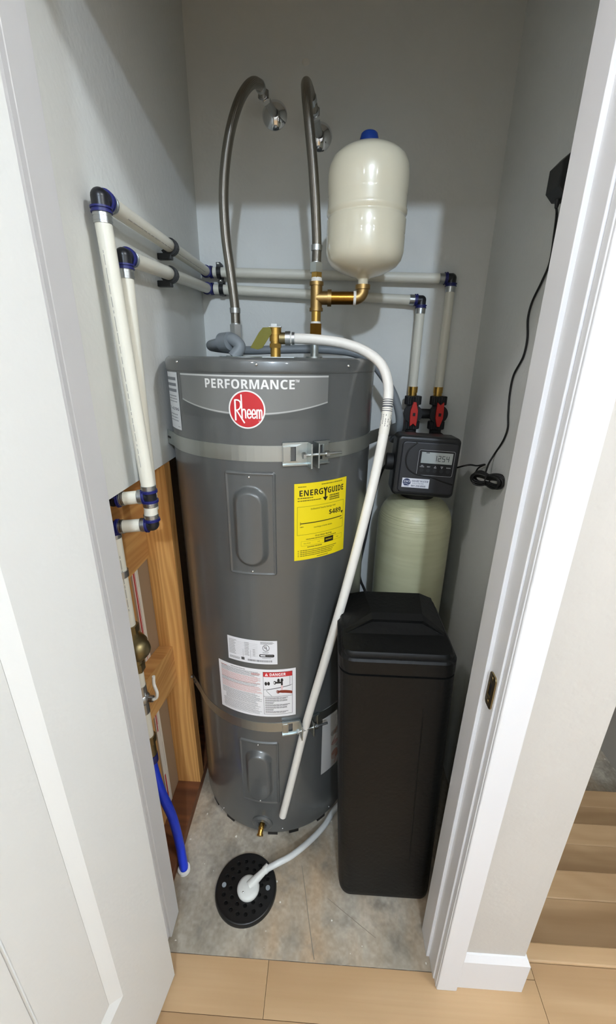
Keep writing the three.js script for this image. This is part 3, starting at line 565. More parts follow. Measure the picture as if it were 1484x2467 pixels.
{
  const zN = HC.z, x0 = -.256;
  const b0 = onZ(568, 783, zN);
  const e = onZ(634, 226, -1.405);
  const pts = [V3(b0.x, b0.y, zN), onZ(566, 740, zN), onZ(556, 660, zN), onZ(543, 560, zN - .005), onZ(539, 450, zN - .015), onZ(552, 330, zN - .04), onZ(578, 240, zN - .085), onZ(608, 200, zN - .15), onZ(626, 206, zN - .2), e];
  const { h } = hose('braided_hose', 'bent braided steel hose beside the grey conduit elbow', pts, V3(b0.x, b0.y - .03, zN));
  part('swivel_nut', hex(V3(b0.x, HT + .026, zN), V3(b0.x, b0.y + .001, zN), .0158), M.steel, h);
  const ec = onZ(662, 278, ZB);
  outlet(ec.x, ec.y, -1.4, e.clone().add(V3(0, 0, -.006)), 'chrome wall outlet feeding the bent hose');
  const c0 = onZ(762, 636, zN);
  const e2 = onZ(757, 268, -1.405);
  const p2 = [V3(c0.x, c0.y, zN), onZ(763, 590, zN), onZ(760, 500, zN), onZ(754, 400, zN - .005), onZ(745, 300, zN - .02), onZ(738, 225, zN - .055), onZ(738, 200, zN - .12), onZ(747, 222, zN - .19), e2];
  const r2 = hose('braided_hose', 'upright braided steel hose above the brass tee', p2, V3(c0.x, c0.y, zN));
  part('swivel_nut', hex(V3(c0.x, onZ(762, 657, zN).y, zN), V3(c0.x, onZ(762, 634, zN).y, zN), .0168), M.zinc, r2.h);
  const ec2 = onZ(770, 330, ZB);
  outlet(ec2.x, ec2.y, -1.4, e2.clone().add(V3(0, 0, -.006)), 'chrome wall outlet feeding the upright hose');
}
// ------------------------------------------------------------------ brass tee with branch to the expansion tank
const TK = V3(.0765, 1.684, HC.z);
{
  const z = HC.z, x = -.0395, Y = q => onZ(762, q, z).y;
  const T = thing('brass_tee', 'brass pipe tee with side branch and elbow under the cream tank', 'pipe fitting', V3(x, HT + .03, z));
  part('top_coupling', hex(V3(x, Y(670), z), V3(x, Y(656), z), .0142), M.brass, T);
  part('thread_tape', rod(V3(x, Y(680), z), V3(x, Y(669), z), .0135), M.teflon, T);
  const ay = Y(718);
  part('tee_body', merge([rod(V3(x, Y(745), z), V3(x, Y(684), z), .0148), ringRod(V3(x, Y(688), z), V3(x, Y(679), z), .01, .0175), ringRod(V3(x, Y(750), z), V3(x, Y(742), z), .01, .0172), rod(V3(x, ay, z), V3(x + .036, ay, z), .0158), ringRod(V3(x + .028, ay, z), V3(x + .038, ay, z), .01, .0195)]), M.bronze, T);
  part('lower_adapter', rod(V3(x, Y(777), z), V3(x, Y(748), z), .0122), M.brass, T);
  part('thread_tape', rod(V3(x, Y(781), z), V3(x, Y(775), z), .0128), M.teflon, T);
  part('union_nut', hex(V3(x, Y(808), z), V3(x, Y(780), z), .0165), M.darkBrass, T);
  part('branch_pipe', rod(V3(x + .036, ay, z), V3(TK.x - .022, ay, z), .0152), M.darkBrass, T);
  part('thread_tape', rod(V3(TK.x - .0225, ay, z), V3(TK.x - .016, ay, z), .0165), M.teflon, T);
  const el = []; for (let i = 0; i <= 8; i++) { const a = i / 8 * Math.PI / 2; el.push(V3(TK.x - .018 + .018 * Math.sin(a), ay + .018 - .018 * Math.cos(a), z)); }
  part('elbow', merge([tube([V3(TK.x - .022, ay, z), ...el, V3(TK.x, ay + .026, z)], .0152, 30, 18), ringRod(V3(TK.x, ay + .020, z), V3(TK.x, ay + .030, z), .01, .0185)]), M.bronze, T);
  const E = thing('expansion_tank', 'cream pressure tank with a blue cap above the brass tee', 'tank', V3(TK.x, ay + .028, z));
  const y0 = TK.y, R = .0935, top = 1.948;
  const prof = [[.012, -.014], [.0125, -.004], [.018, .0005], [.036, .005], [.060, .014], [.079, .0245], [.089, .037], [R, .053], [R, .085], [R - .0012, .0885], [R, .092], [R, .118], [R - .003, .1225], [R - .003, .126], [R + .0008, .130], [R + .0008, .137], [R - .001, .141], [R - .001, .160], [R - .0022, .1635], [R - .001, .167], [R, .190], [R, .204], [R - .002, .220], [R - .008, .2345], [R - .018, .2445], [R - .034, .2535], [R - .055, .2605], [.018, .2645], [.0001, .265]];
  part('shell', smoothLathe(prof, V3(TK.x, y0, z), YUP, 72), M.cream, E);
  part('neck', merge([rod(V3(TK.x, ay + .027, z), V3(TK.x, y0 + .004, z), .0102), ringRod(V3(TK.x, y0 - .012, z), V3(TK.x, y0 - .004, z), .006, .0118)]), M.steel, E);
  part('valve_cap', smoothLathe([[.0235, .258], [.0225, .270], [.0185, .284], [.015, .287], [.0001, .288]], V3(TK.x - .003, y0, z), YUP, 28), M.blueCap, E, 'blue plastic valve cap');
}
// ------------------------------------------------------------------ grey electrical conduit
{
  const z = -1.09, c = thing('electrical_conduit', 'grey flexible conduit looping behind the heater top', 'conduit', V3(-.23, HT, z));
  const p = (px, py, zz) => onZ(px, py, zz);
  part('elbow_fitting', tube([V3(-.2405, HT, z + .01), p(578, 836, z + .005), p(562, 818, z), p(545, 816, z - .01)], .0145, 30, 16), M.greyConduit, c);
  part('collar', rod(p(556, 822, z - .0), p(535, 824, z - .02), .0215), M.greyConduit, c);
  part('tubing', tube([p(540, 824, z - .015), p(518, 829, z - .04), p(508, 833, z - .10), p(525, 838, z - .17), p(590, 844, z - .24), p(680, 842, z - .28), p(780, 842, z - .28), p(850, 850, z - .27), p(890, 868, z - .26), p(922, 905, z - .255), p(948, 950, z - .25), p(962, 1000, z - .25), p(961, 1030, z - .26), p(945, 1060, z - .30)], .0125, 160, 14), M.greyConduit, c);
}
// ------------------------------------------------------------------ seismic straps
function strap(wl, wr, gap, yc, hh, wallY, a0, a1, b0, b1, label, mat) {
  const s = thing('seismic_strap', label, 'strap', V3(HC.x, yc, HC.z + HR), 'seismic straps on the heater');
  const path = [], y = yc;
  const R = HR + .0012;
  const bandPts = (pts) => { const pos = [], uv = []; for (let i = 0; i < pts.length - 1; i++) { const a = pts[i], b = pts[i + 1]; const q = [[a, -1], [b, -1], [b, 1], [a, -1], [b, 1], [a, 1]]; for (const [v, k] of q) { pos.push(v.x, v.y + k * hh / 2, v.z); uv.push(0, 0); } } const g = new THREE.BufferGeometry(); g.setAttribute('position', new THREE.Float32BufferAttribute(pos, 3)); g.setAttribute('uv', new THREE.Float32BufferAttribute(uv, 2)); g.computeVertexNormals(); return g; };
  const thick = pts => { const o = pts.map((p, i) => { const a = pts[Math.max(0, i - 1)], b = pts[Math.min(pts.length - 1, i + 1)]; const t = b.clone().sub(a).normalize(); return p.clone().add(V3(-t.z, 0, t.x).multiplyScalar(-.0012)); }); const cap = []; const pos = []; for (const k of [-1, 1]) for (let i = 0; i < pts.length - 1; i++) { const A = pts[i], B = pts[i + 1], C = o[i + 1], D = o[i]; const q = k > 0 ? [A, B, C, A, C, D] : [A, C, B, A, D, C]; for (const v of q) pos.push(v.x, v.y + k * hh / 2, v.z); } const g = new THREE.BufferGeometry(); g.setAttribute('position', new THREE.Float32BufferAttribute(pos, 3)); g.setAttribute('uv', new THREE.Float32BufferAttribute(new Float32Array(pos.length / 3 * 2), 2)); g.computeVertexNormals(); return merge([bandPts(pts), bandPts(o), g]); };
  const left = [], right = [];
  const tl = Math.asin(1) * 180 / Math.PI;
  left.push(V3(XL + .002, y, wallY[0]));
  for (let a = a0; a <= b0 + .01; a += (b0 - a0) / 20) left.push(hp(a, y, R));
  for (let a = b1; a <= a1 + .01; a += (a1 - b1) / 24) right.push(hp(a, y, R));
  right.push(wallY[1]);
  const L = part('band', thick(left), mat, s), Rg = part('band', thick(right), mat, s);
  for (const f of [.010, .022]) { const p = left[0].clone().lerp(left[1], f / left[0].distanceTo(left[1])); const t = left[1].clone().sub(left[0]).normalize(), n = V3(-t.z, 0, t.x).multiplyScalar(-1); if (n.z < 0) n.negate(); part('bolt_hole', rod(p.clone().addScaledVector(n, -.002), p.clone().addScaledVector(n, .0022), .0028, .0028, 12), M.rubber, L); }
  // clamp brackets: U plates with a window and an upstanding lip
  for (const sgn of [-1, 1]) {
    const h = hh * 1.46, w = sgn < 0 ? wl : wr;
    const x0 = sgn < 0 ? arc(b0) - .010 : arc(b1) + .010 - w, x1 = x0 + w, k0 = sgn < 0 ? x0 + .018 : x0 + .008, k1 = k0 + .012;
    const sh = new THREE.Shape([[x0, -h / 2], [x1, -h / 2], [x1, h / 2], [x0, h / 2]].map(q => new THREE.Vector2(...q)));
    const wdw = new THREE.Path([[k0, -h * .31], [k1, -h * .31], [k1, h * .31], [k0, h * .31]].map(q => new THREE.Vector2(...q)));
    const pl = extrude(sh, .0018, 0, [wdw]); pl.translate(0, y, .004);
    const top = extrude([[x0, h / 2 - .003], [x1, h / 2 - .003], [x1, h / 2], [x0, h / 2]], .009); top.translate(0, y, .002);
    const bot = extrude([[x0, -h / 2], [x1, -h / 2], [x1, -h / 2 + .003], [x0, -h / 2 + .003]], .009); bot.translate(0, y, .002);
    const lx = sgn < 0 ? x1 : x0 - .002;
    const lip = extrude([[lx - .001, -h * .56], [lx + .002, -h * .56], [lx + .002, h * .5], [lx - .001, h * .5]], .030, .0006); lip.translate(0, y, .004);
    const br = part('bracket', bend(merge([pl, top, bot, lip])), M.zinc, s);
        part('folded_end', bend((() => { const g = extrude(roundRect(sgn < 0 ? x0 + .001 : k1 + .001, -hh / 2, sgn < 0 ? k0 - .001 : x1 - .001, hh / 2, .002), .003, .001); g.translate(0, y, .004); return g; })()), mat, br);
  }
  const n = hp(gap, 0, 1).sub(V3(HC.x, 0, HC.z)).normalize();
  const ta = V3(n.z, 0, -n.x);
  const mid = hp(gap, y, HR + .024);
  part('bolt', merge([rod(mid.clone().addScaledVector(ta, -.028), mid.clone().addScaledVector(ta, .066), .0034, .0034, 14), hex(mid.clone().addScaledVector(ta, -.030), mid.clone().addScaledVector(ta, -.024), .0075), hex(mid.clone().addScaledVector(ta, .026), mid.clone().addScaledVector(ta, .034), .0075)]), M.bolt, s);
  return s;
}
strap(.056, .036, 25.6, 1.296, .036, [-1.082, V3(.30, 1.283, ZB + .004)], -62, 80, 13.6, 32.4, 'zinc strap around the heater below the red badge', M.strap);
{
  const s = strap(.050, .026, 23.5, .482, .034, [-1.074, V3(.06, .482, ZB + .004)], -58, 80, 11.8, 31, 'zinc strap around the heater below the danger label', M.strap);
  const p = onX(468, 1637, XL + .006); part('lag_screw', merge([rod(V3(XL - .004, .506, -1.055), V3(XL + .006, .506, -1.055), .003), hex(V3(XL + .004, .506, -1.055), V3(XL + .009, .506, -1.055), .006)]), M.bolt, s);
}
// ------------------------------------------------------------------ white supply pipes with crimp fittings
const PR = .0143;
function fitting(t, c, dirs, name = 'elbow_fitting', k = 1, bare = false) {
  const gs = [ball(c, .0150, 20)], rings = [], sl = [];
  for (const d0 of dirs) {
    const d = d0.clone().normalize(), at = u => c.clone().addScaledVector(d, u * k);
    gs.push(rod(at(0), at(.017), .0148));
    rings.push(ringRod(at(.0135), at(.0165), .012, .0182), ringRod(at(.0165), at(.0205), .012, .0162), ringRod(at(.0205), at(.0225), .012, .0178));
    if (!bare) sl.push(ringRod(at(.0225), at(.0385), .013, .0155), ringRod(at(.026), at(.0275), .013, .0160), ringRod(at(.0335), at(.035), .013, .0160));
  }
  const f = part(name, merge(gs), M.fittingBlack, t);
  part('collar', merge(rings), M.blueRing, f); if (!bare) part('crimp_sleeve', merge(sl), M.steel, f);
}
function pipeRun(t, a, b, print) {
  const m = part('pipe', rod(a, b, PR, PR, 28), M.pex, t);
  if (print) { const d = b.clone().sub(a).normalize(), L = a.distanceTo(b), gs = []; let u = .05; while (u < L - .05) { const l = .004 + .022 * rnd(); const p = a.clone().addScaledVector(d, u).add(print), q = a.clone().addScaledVector(d, Math.min(L - .04, u + l)).add(print); gs.push(rod(p, q, .0009, .0009, 6)); u += l + .002 + .004 * rnd(); } part('printed_line', merge(gs), M.pexPrint, m); }
}
const zA = -.824, zBk = ZB + .030;
{
  const A0 = V3(-.400, 1.749, zA), A1 = V3(-.402, 1.749, zBk), A2 = V3(.373, 1.734, zBk), A3 = V3(.373, 1.402, zBk);
  const tee = V3(-.382, 1.214, zA), el = V3(-.384, 1.148, zA);
  const t = thing('supply_pipe', 'upper white plastic pipe run with tee and blue ringed fittings', 'pipe', V3(-.384, 1.13, zA), 'white supply pipe runs');
  fitting(t, A0, [V3(0, -1, 0), V3(0, 0, -1)]);
  pipeRun(t, A0.clone().add(V3(0, -.03, 0)), tee.clone().add(V3(0, .018, 0)), V3(-.002, 0, .0137));
  pipeRun(t, A0.clone().add(V3(0, 0, -.03)), A1.clone().add(V3(0, 0, .02)), V3(.0105, -.0095, 0));
  fitting(t, A1, [V3(0, 0, 1), V3(1, 0, 0)], 'elbow_fitting', .8, true);
  pipeRun(t, A1.clone().add(V3(.02, 0, 0)), A2.clone().add(V3(-.03, 0, 0)));
  fitting(t, A2, [V3(-1, 0, 0), V3(0, -1, 0)]);
  pipeRun(t, A2.clone().add(V3(0, -.03, 0)), A3);
  fitting(t, tee, [V3(0, 1, 0), V3(0, -1, 0), V3(-.075, -.007, .012)], 'tee_fitting', .62);
  const tl = V3(-.457, 1.207, zA + .012), ed0 = V3(-.468, 1.142, -.812).sub(el);
  pipeRun(t, tee.clone().lerp(tl, .2), tee.clone().lerp(tl, .8));
  fitting(t, tl, [V3(.075, .007, -.012), V3(0, 1, 0)], 'elbow_fitting', .62);
  pipeRun(t, tee.clone().add(V3(0, -.02, 0)), el.clone().add(V3(0, .02, 0)));
  fitting(t, el, [V3(0, 1, 0), ed0], 'elbow_fitting', .62);
  const ed = V3(-.468, 1.142, -.812);
  pipeRun(t, el.clone().lerp(ed, .15), el.clone().lerp(ed, .85));
  fitting(t, ed, [ed0.clone().negate(), V3(0, -1, 0)], 'elbow_fitting', .62);
  pipeRun(t, ed.clone().add(V3(0, -.015, 0)), V3(ed.x, .885, ed.z), V3(.010, 0, .010));
  part('pipe_strap', merge([ringRod(V3(ed.x, 1.02, ed.z), V3(ed.x, 1.036, ed.z), .0145, .0175), bx(-.5035, ed.x, 1.02, 1.036, ed.z - .003, ed.z + .003)]), M.steel, t);
  t.userData.label = 'upper white plastic pipe run with tee and blue ringed fittings';
}
{
  const B0 = V3(-.400, 1.675, -.886), B1 = V3(-.402, 1.702, zBk), B2 = V3(.286, 1.672, zBk), B3 = V3(.286, 1.405, zBk);
  const t = thing('supply_pipe', 'lower white plastic pipe run tucked behind the slanting pipe', 'pipe', V3(-.412, 1.14, -.886), 'white supply pipe runs');
  fitting(t, B0, [V3(0, -1, 0), B1.clone().sub(B0)]);
  pipeRun(t, B0.clone().add(V3(0, -.03, 0)), V3(-.408, 1.16, -.886));
  const d = B1.clone().sub(B0).normalize(); pipeRun(t, B0.clone().addScaledVector(d, .03), B1.clone().addScaledVector(d, -.02), V3(.004, .0135, 0));
  fitting(t, B1, [d.clone().negate(), B2.clone().sub(B1)], 'elbow_fitting', .8, true);
  const e = B2.clone().sub(B1).normalize(); pipeRun(t, B1.clone().addScaledVector(e, .02), B2.clone().addScaledVector(e, -.03));
  fitting(t, B2, [e.clone().negate(), V3(0, -1, 0)]);
  pipeRun(t, B2.clone().add(V3(0, -.03, 0)), B3);
}
// clamps on the left wall, clips in the corner
for (const [y, z, lab] of [[1.749, -1.150, 'black hook clamp holding the upper white pipe to the wall'], [1.687, -1.132, 'black hook clamp holding the lower white pipe to the wall']]) {
  const c = V3(-.4005, y, z), t = thing('pipe_clamp', lab, 'pipe clamp', V3(XL, y - .02, z), 'hook clamps on the left wall');
  const pts = []; for (let i = 0; i <= 14; i++) { const a = (-150 + i / 14 * 235) * Math.PI / 180; pts.push([Math.cos(a), Math.sin(a)]); }
  const out = pts.map((p, i) => { const r = .0225 - .0065 * Math.max(0, (i - 8) / 6); return [p[0] * r, p[1] * r]; }), inn = pts.map(p => [p[0] * .0150, p[1] * .0150]).reverse();
  const g = extrude([...out, ...inn], .014, .0008); g.translate(c.x, c.y, c.z - .007); part('hook', g, M.black, t);
  part('foot', bx(XL, -.396, y - .030, y - .0160, z - .008, z + .008, .002), M.black, t);
}
for (const [x, y, lab] of [[-.362, 1.7485, 'black corner clip on the upper white pipe'], [-.357, 1.7005, 'black corner clip on the lower white pipe']]) {
  const t = thing('corner_clip', lab, 'pipe clip', V3(x, y, ZB), 'black clips in the corner');
  part('saddle', merge([ringRod(V3(x - .007, y, zBk), V3(x + .007, y, zBk), .0145, .0185), bx(x - .007, x + .007, y - .017, y + .026, ZB, ZB + .018, .002), bx(x - .007, x + .007, y + .012, y + .027, ZB + .01, zBk + .012, .002)]), M.black, t);
  part('screw', ball(V3(x, y + .022, zBk + .0125), .005, 12), M.screw, t);
}
// ------------------------------------------------------------------ fittings in the bay below: regulator, valve, blue pipe
{
  const x = -.468, z = -.812;
  const t = thing('pressure_regulator', 'bronze bell shaped pressure regulator in the open wall bay', 'regulator', V3(x, .76, z));
  part('body', merge([rod(V3(x, .75, z), V3(x, .885, z), .017), hex(V3(x, .865, z), V3(x, .886, z), .0205), hex(V3(x, .748, z), V3(x, .772, z), .0205)]), M.oldBrass, t);
  part('bonnet', smoothLathe([[.034, -.012], [.034, .004], [.030, .008], [.029, .020], [.024, .032], [.012, .040], [.0001, .041]], V3(x + .004, .822, z), V3(.55, -.12, .35), 32), M.oldBrass, t);
  const v = thing('shutoff_valve', 'small ball valve with an upright white lever in the wall bay', 'valve', V3(x, .6, z));
  part('upper_pipe', rod(V3(x, .700, z), V3(x, .748, z), PR), M.pex, v);
  part('body', merge([rod(V3(x, .608, z), V3(x, .700, z), .0155), ball(V3(x, .655, z), .021, 18), rod(V3(x, .655, z), V3(x + .030, .655, z), .009)]), M.steel, v);
  part('lever', tube([V3(x + .030, .652, z), V3(x + .038, .657, z - .002), V3(x + .041, .672, z - .003), V3(x + .036, .700, z - .004), V3(x + .038, .726, z - .004)], .0042, 30, 10), M.white, v);
  const lo = rod(V3(x, .470, z), V3(x, .608, z), PR); part('lower_pipe', lo, M.pex, v);
  part('union', merge([hex(V3(x, .500, z), V3(x, .525, z), .0195), rod(V3(x, .455, z), V3(x, .5, z), .0155)]), M.oldBrass, v);
  const bl = thing('blue_pipe', 'bright blue plastic pipe bending down to the closet floor', 'pipe', V3(-.407, 0, -.778));
  part('pipe', tube([V3(x, .428, z), onX(366, 1835, -.474), onX(385, 1900, -.452), onZ(414, 1965, -.803), onY(433, 2035, .075), onY(442, 2085, .012), onY(444, 2094, 0)], .0135, 80, 18), M.bluePex, bl);
  part('floor_collar', ringRod(V3(-.4075, 0, -.7795), V3(-.4075, .010, -.7795), .012, .0185), M.white, bl);
  part('crimp_ring', merge([ringRod(V3(x, .428, z), V3(x, .454, z), .011, .0165)]), M.blueRing, bl);
}
// ------------------------------------------------------------------ water softener
const RS = V3(.306, 0, -1.335);
{
  const t = thing('water_softener', 'water softener with pale resin cylinder under a black control head', 'water softener', RS.clone());
  const R = .1245;
  part('resin_cylinder', smoothLathe([[.06, .012], [R - .01, .02], [R, .05], [R, .3], [R, .6], [R, .85], [R - .001, .972], [R - .003, .992], [R - .008, 1.011], [R - .016, 1.028], [R - .027, 1.043], [R - .041, 1.055], [R - .058, 1.064], [R - .078, 1.070], [.03, 1.073]], RS, YUP, 72), M.resin, t);
  part('base_boot', lathe([[.07, 0], [R + .004, 0], [R + .006, .10], [R + .001, .102]], RS, YUP, 48), M.blackMatte, t);
  part('neck', lathe([[.055, 1.050], [.055, 1.115], [.0, 1.115]], RS, YUP, 32), M.blackMatte, t);
  const yaw = .03, roll = -.045;
  const fc = V3(.2935, 1.2025, -1.205);                                  // middle of the front face
  const mt = new THREE.Matrix4().makeRotationFromEuler(new THREE.Euler(-.05, -yaw, roll)); mt.setPosition(fc);
  const L = g => nonIdx(g).applyMatrix4(mt);
  const box = part('valve_body', L(merge([bx(-.075, .078, -.085, .07, -.19, -.075, .012)])), M.blackMatte, t);
  const cs = roundRect(-.092, -.098, .094, .084, .016);
  const cover = part('cover', L(extrude(cs, .075, .010).translate(0, 0, -.085)), M.black, t);
  part('face_plate', L(extrude(roundRect(-.076, -.086, .086, .068, .012), .010, .004).translate(0, 0, -.008)), std(0x2a2b2e, .45), cover);
  const gp = [[-.035, .066], [-.057, .042], [-.062, .012], [-.053, -.012], [-.030, -.027], [.02, -.0345], [.058, -.046], [.084, -.052]].map(p => V3(p[0], p[1], .0022));
  part('trim_groove', L(tube(gp.map(v => v.setZ(.0055)), .0024, 60, 8)), M.rubber, cover);
  const disp = canvasTex(768, 560, (g, w, h) => {
    g.fillStyle = '#1c1d20'; g.fillRect(0, 0, w, h); g.strokeStyle = '#9a9c9e'; g.lineWidth = 10; g.beginPath(); g.roundRect(12, 12, w - 24, h - 24, 34); g.stroke();
    for (let i = 0; i < 5; i++) { g.fillStyle = '#2b2c30'; g.beginPath(); g.arc(108 + i * 138, 440, 42, 0, 7); g.fill(); }
    g.fillStyle = '#c9cbcd'; g.font = 'bold 30px sans-serif'; g.textAlign = 'center'; g.fillText('SET', 108, 352); g.fillText('CLOCK', 108, 378, 92); g.fillText('NEXT', 246, 372, 70); g.fillText('REGEN', 660, 372, 92);
    g.strokeStyle = '#c9cbcd'; g.lineWidth = 7; g.beginPath(); g.moveTo(362, 380); g.lineTo(384, 340); g.lineTo(406, 380); g.closePath(); g.moveTo(500, 342); g.lineTo(522, 382); g.lineTo(544, 342); g.closePath(); g.stroke();
  });
  const up = (w, h) => uvPlane(w, h);
  part('display_panel', L(uvPlane(.107, .078).translate(.026, .008, .0068)), std(0xffffff, .35, 0, { map: disp }), cover, 'display panel with five buttons');
  const lcd = canvasTex(640, 230, (g, w, h) => {
    g.fillStyle = '#aab0ae'; g.fillRect(0, 0, w, h); g.fillStyle = '#25282a'; g.fillRect(90, 8, 70, 14);
    const segs = { 1: 'bc', 2: 'abged', 5: 'afgcd', 4: 'fgbc' };
    const dig = (x, y, s) => { const W = 56, H = 52, T = 10; const q = { a: [0, 0, W, T], g: [0, H, W, T], d: [0, 2 * H, W, T], f: [0, 0, T, H], b: [W - T, 0, T, H + T], e: [0, H, T, H + T], c: [W - T, H, T, H + T] }; for (const k of segs[s]) g.fillRect(x + q[k][0], y + q[k][1], q[k][2], q[k][3]); };
    dig(262, 64, 1); dig(346, 64, 2); dig(430, 64, 5); dig(514, 64, 4);
  });
  part('screen', L(uvPlane(.0905, .033).translate(.027, .0235, .0074)), std(0xffffff, .25, 0, { map: lcd }), cover, 'grey screen reading 1254');
  const stk = canvasTex(640, 230, (g, w, h) => {
    g.fillStyle = '#e3e4ea'; g.fillRect(0, 0, w, h); g.fillStyle = '#27345a'; g.beginPath(); g.arc(112, 104, 92, 0, 7); g.fill(); g.fillStyle = '#e3e4ea'; g.font = 'italic bold 78px serif'; g.textAlign = 'center'; g.fillText('SWS', 112, 110, 160);
    g.strokeStyle = '#e3e4ea'; g.lineWidth = 9; g.beginPath(); g.moveTo(24, 150); g.quadraticCurveTo(80, 120, 130, 150); g.quadraticCurveTo(170, 168, 202, 140); g.stroke(); g.fillRect(20, 184, 190, 10); g.fillStyle = '#27345a'; g.fillRect(60, 200, 110, 8);
    g.textAlign = 'left'; g.font = 'bold 60px serif'; g.fillText('SHARP WATER', 226, 84, 392); g.fillStyle = '#6b7488'; g.font = '48px serif'; g.fillText('SOLUTIONS', 244, 138, 350); g.fillStyle = '#3a4256'; g.font = 'bold 56px sans-serif'; g.fillText('801-230-8505', 222, 204, 396);
  });
  part('dealer_sticker', L(uvPlane(.0805, .0285).translate(-.0245, -.0555, .0068)), std(0xffffff, .4, 0, { map: stk }), cover, 'white dealer sticker with a blue round emblem');
  part('side_knob', L(merge([rod(V3(-.09, -.005, -.05), V3(-.112, -.005, -.05), .026)])), M.blackMatte, box);
}
function uvPlane(w, h) { return nonIdx(new THREE.PlaneGeometry(w, h)); }
{ // bypass valve
  const z = -1.458, t = thing('bypass_valve', 'black bypass valve with two red arrow handles behind the control head', 'valve', V3(.33, 1.25, z));
  part('cross_tube', rod(V3(.288, 1.322, z), V3(.372, 1.320, z), .0165), M.blackMatte, t);
  [[.287, 1], [.3725, 0]].forEach(([x, k]) => {
    const a = zBk;
    part('brass_stub', merge([ringRod(V3(x, 1.388, a), V3(x, 1.408, a), .008, .0158), rod(V3(x, 1.378, a), V3(x, 1.405, a), .0125), ringRod(V3(x, 1.378, a), V3(x, 1.386, a), .01, .0145)]), M.brass, t);
    const nut = []; for (let i = 0; i < 48; i++) { const q = i / 48 * 2 * Math.PI, r = i % 2 ? .0262 : .0282; nut.push([Math.cos(q) * r, Math.sin(q) * r]); }
    part('ribbed_nut', extrude(nut, .024, .002).rotateX(-Math.PI / 2).translate(x, 1.353, z - .005), M.blackMatte, t);
    part('body', merge([rod(V3(x, 1.245, z), V3(x, 1.36, z), .0195), rod(V3(x, 1.322, z), V3(x, 1.322, z + .026), .030, .030, 32)]), M.blackMatte, t);
    part('lower_nut', extrude(nut, .022, .002).rotateX(-Math.PI / 2).translate(x, 1.272, z), M.blackMatte, t);
    part('stem', bx(x - .018, x + .018, 1.215, 1.262, z - .015, z + .09, .006), M.blackMatte, t);
    const ar = [[-.0105, -.040], [0, -.031], [.0105, -.040], [.0125, -.012], [.0125, .012], [.0045, .040], [-.0045, .040], [-.0125, .012], [-.0125, -.012]];
    const ar2 = ar.map(([u, v]) => [u, -v]);
    const h = part('handle', extrude(k ? ar : ar2, .007, .0015).translate(x, 1.322, z + .028), M.red, t, 'red arrow shaped handle');
    part('hub', bx(x - .004, x + .004, 1.317, 1.327, z + .034, z + .0385), M.rubber, h);
  });
}
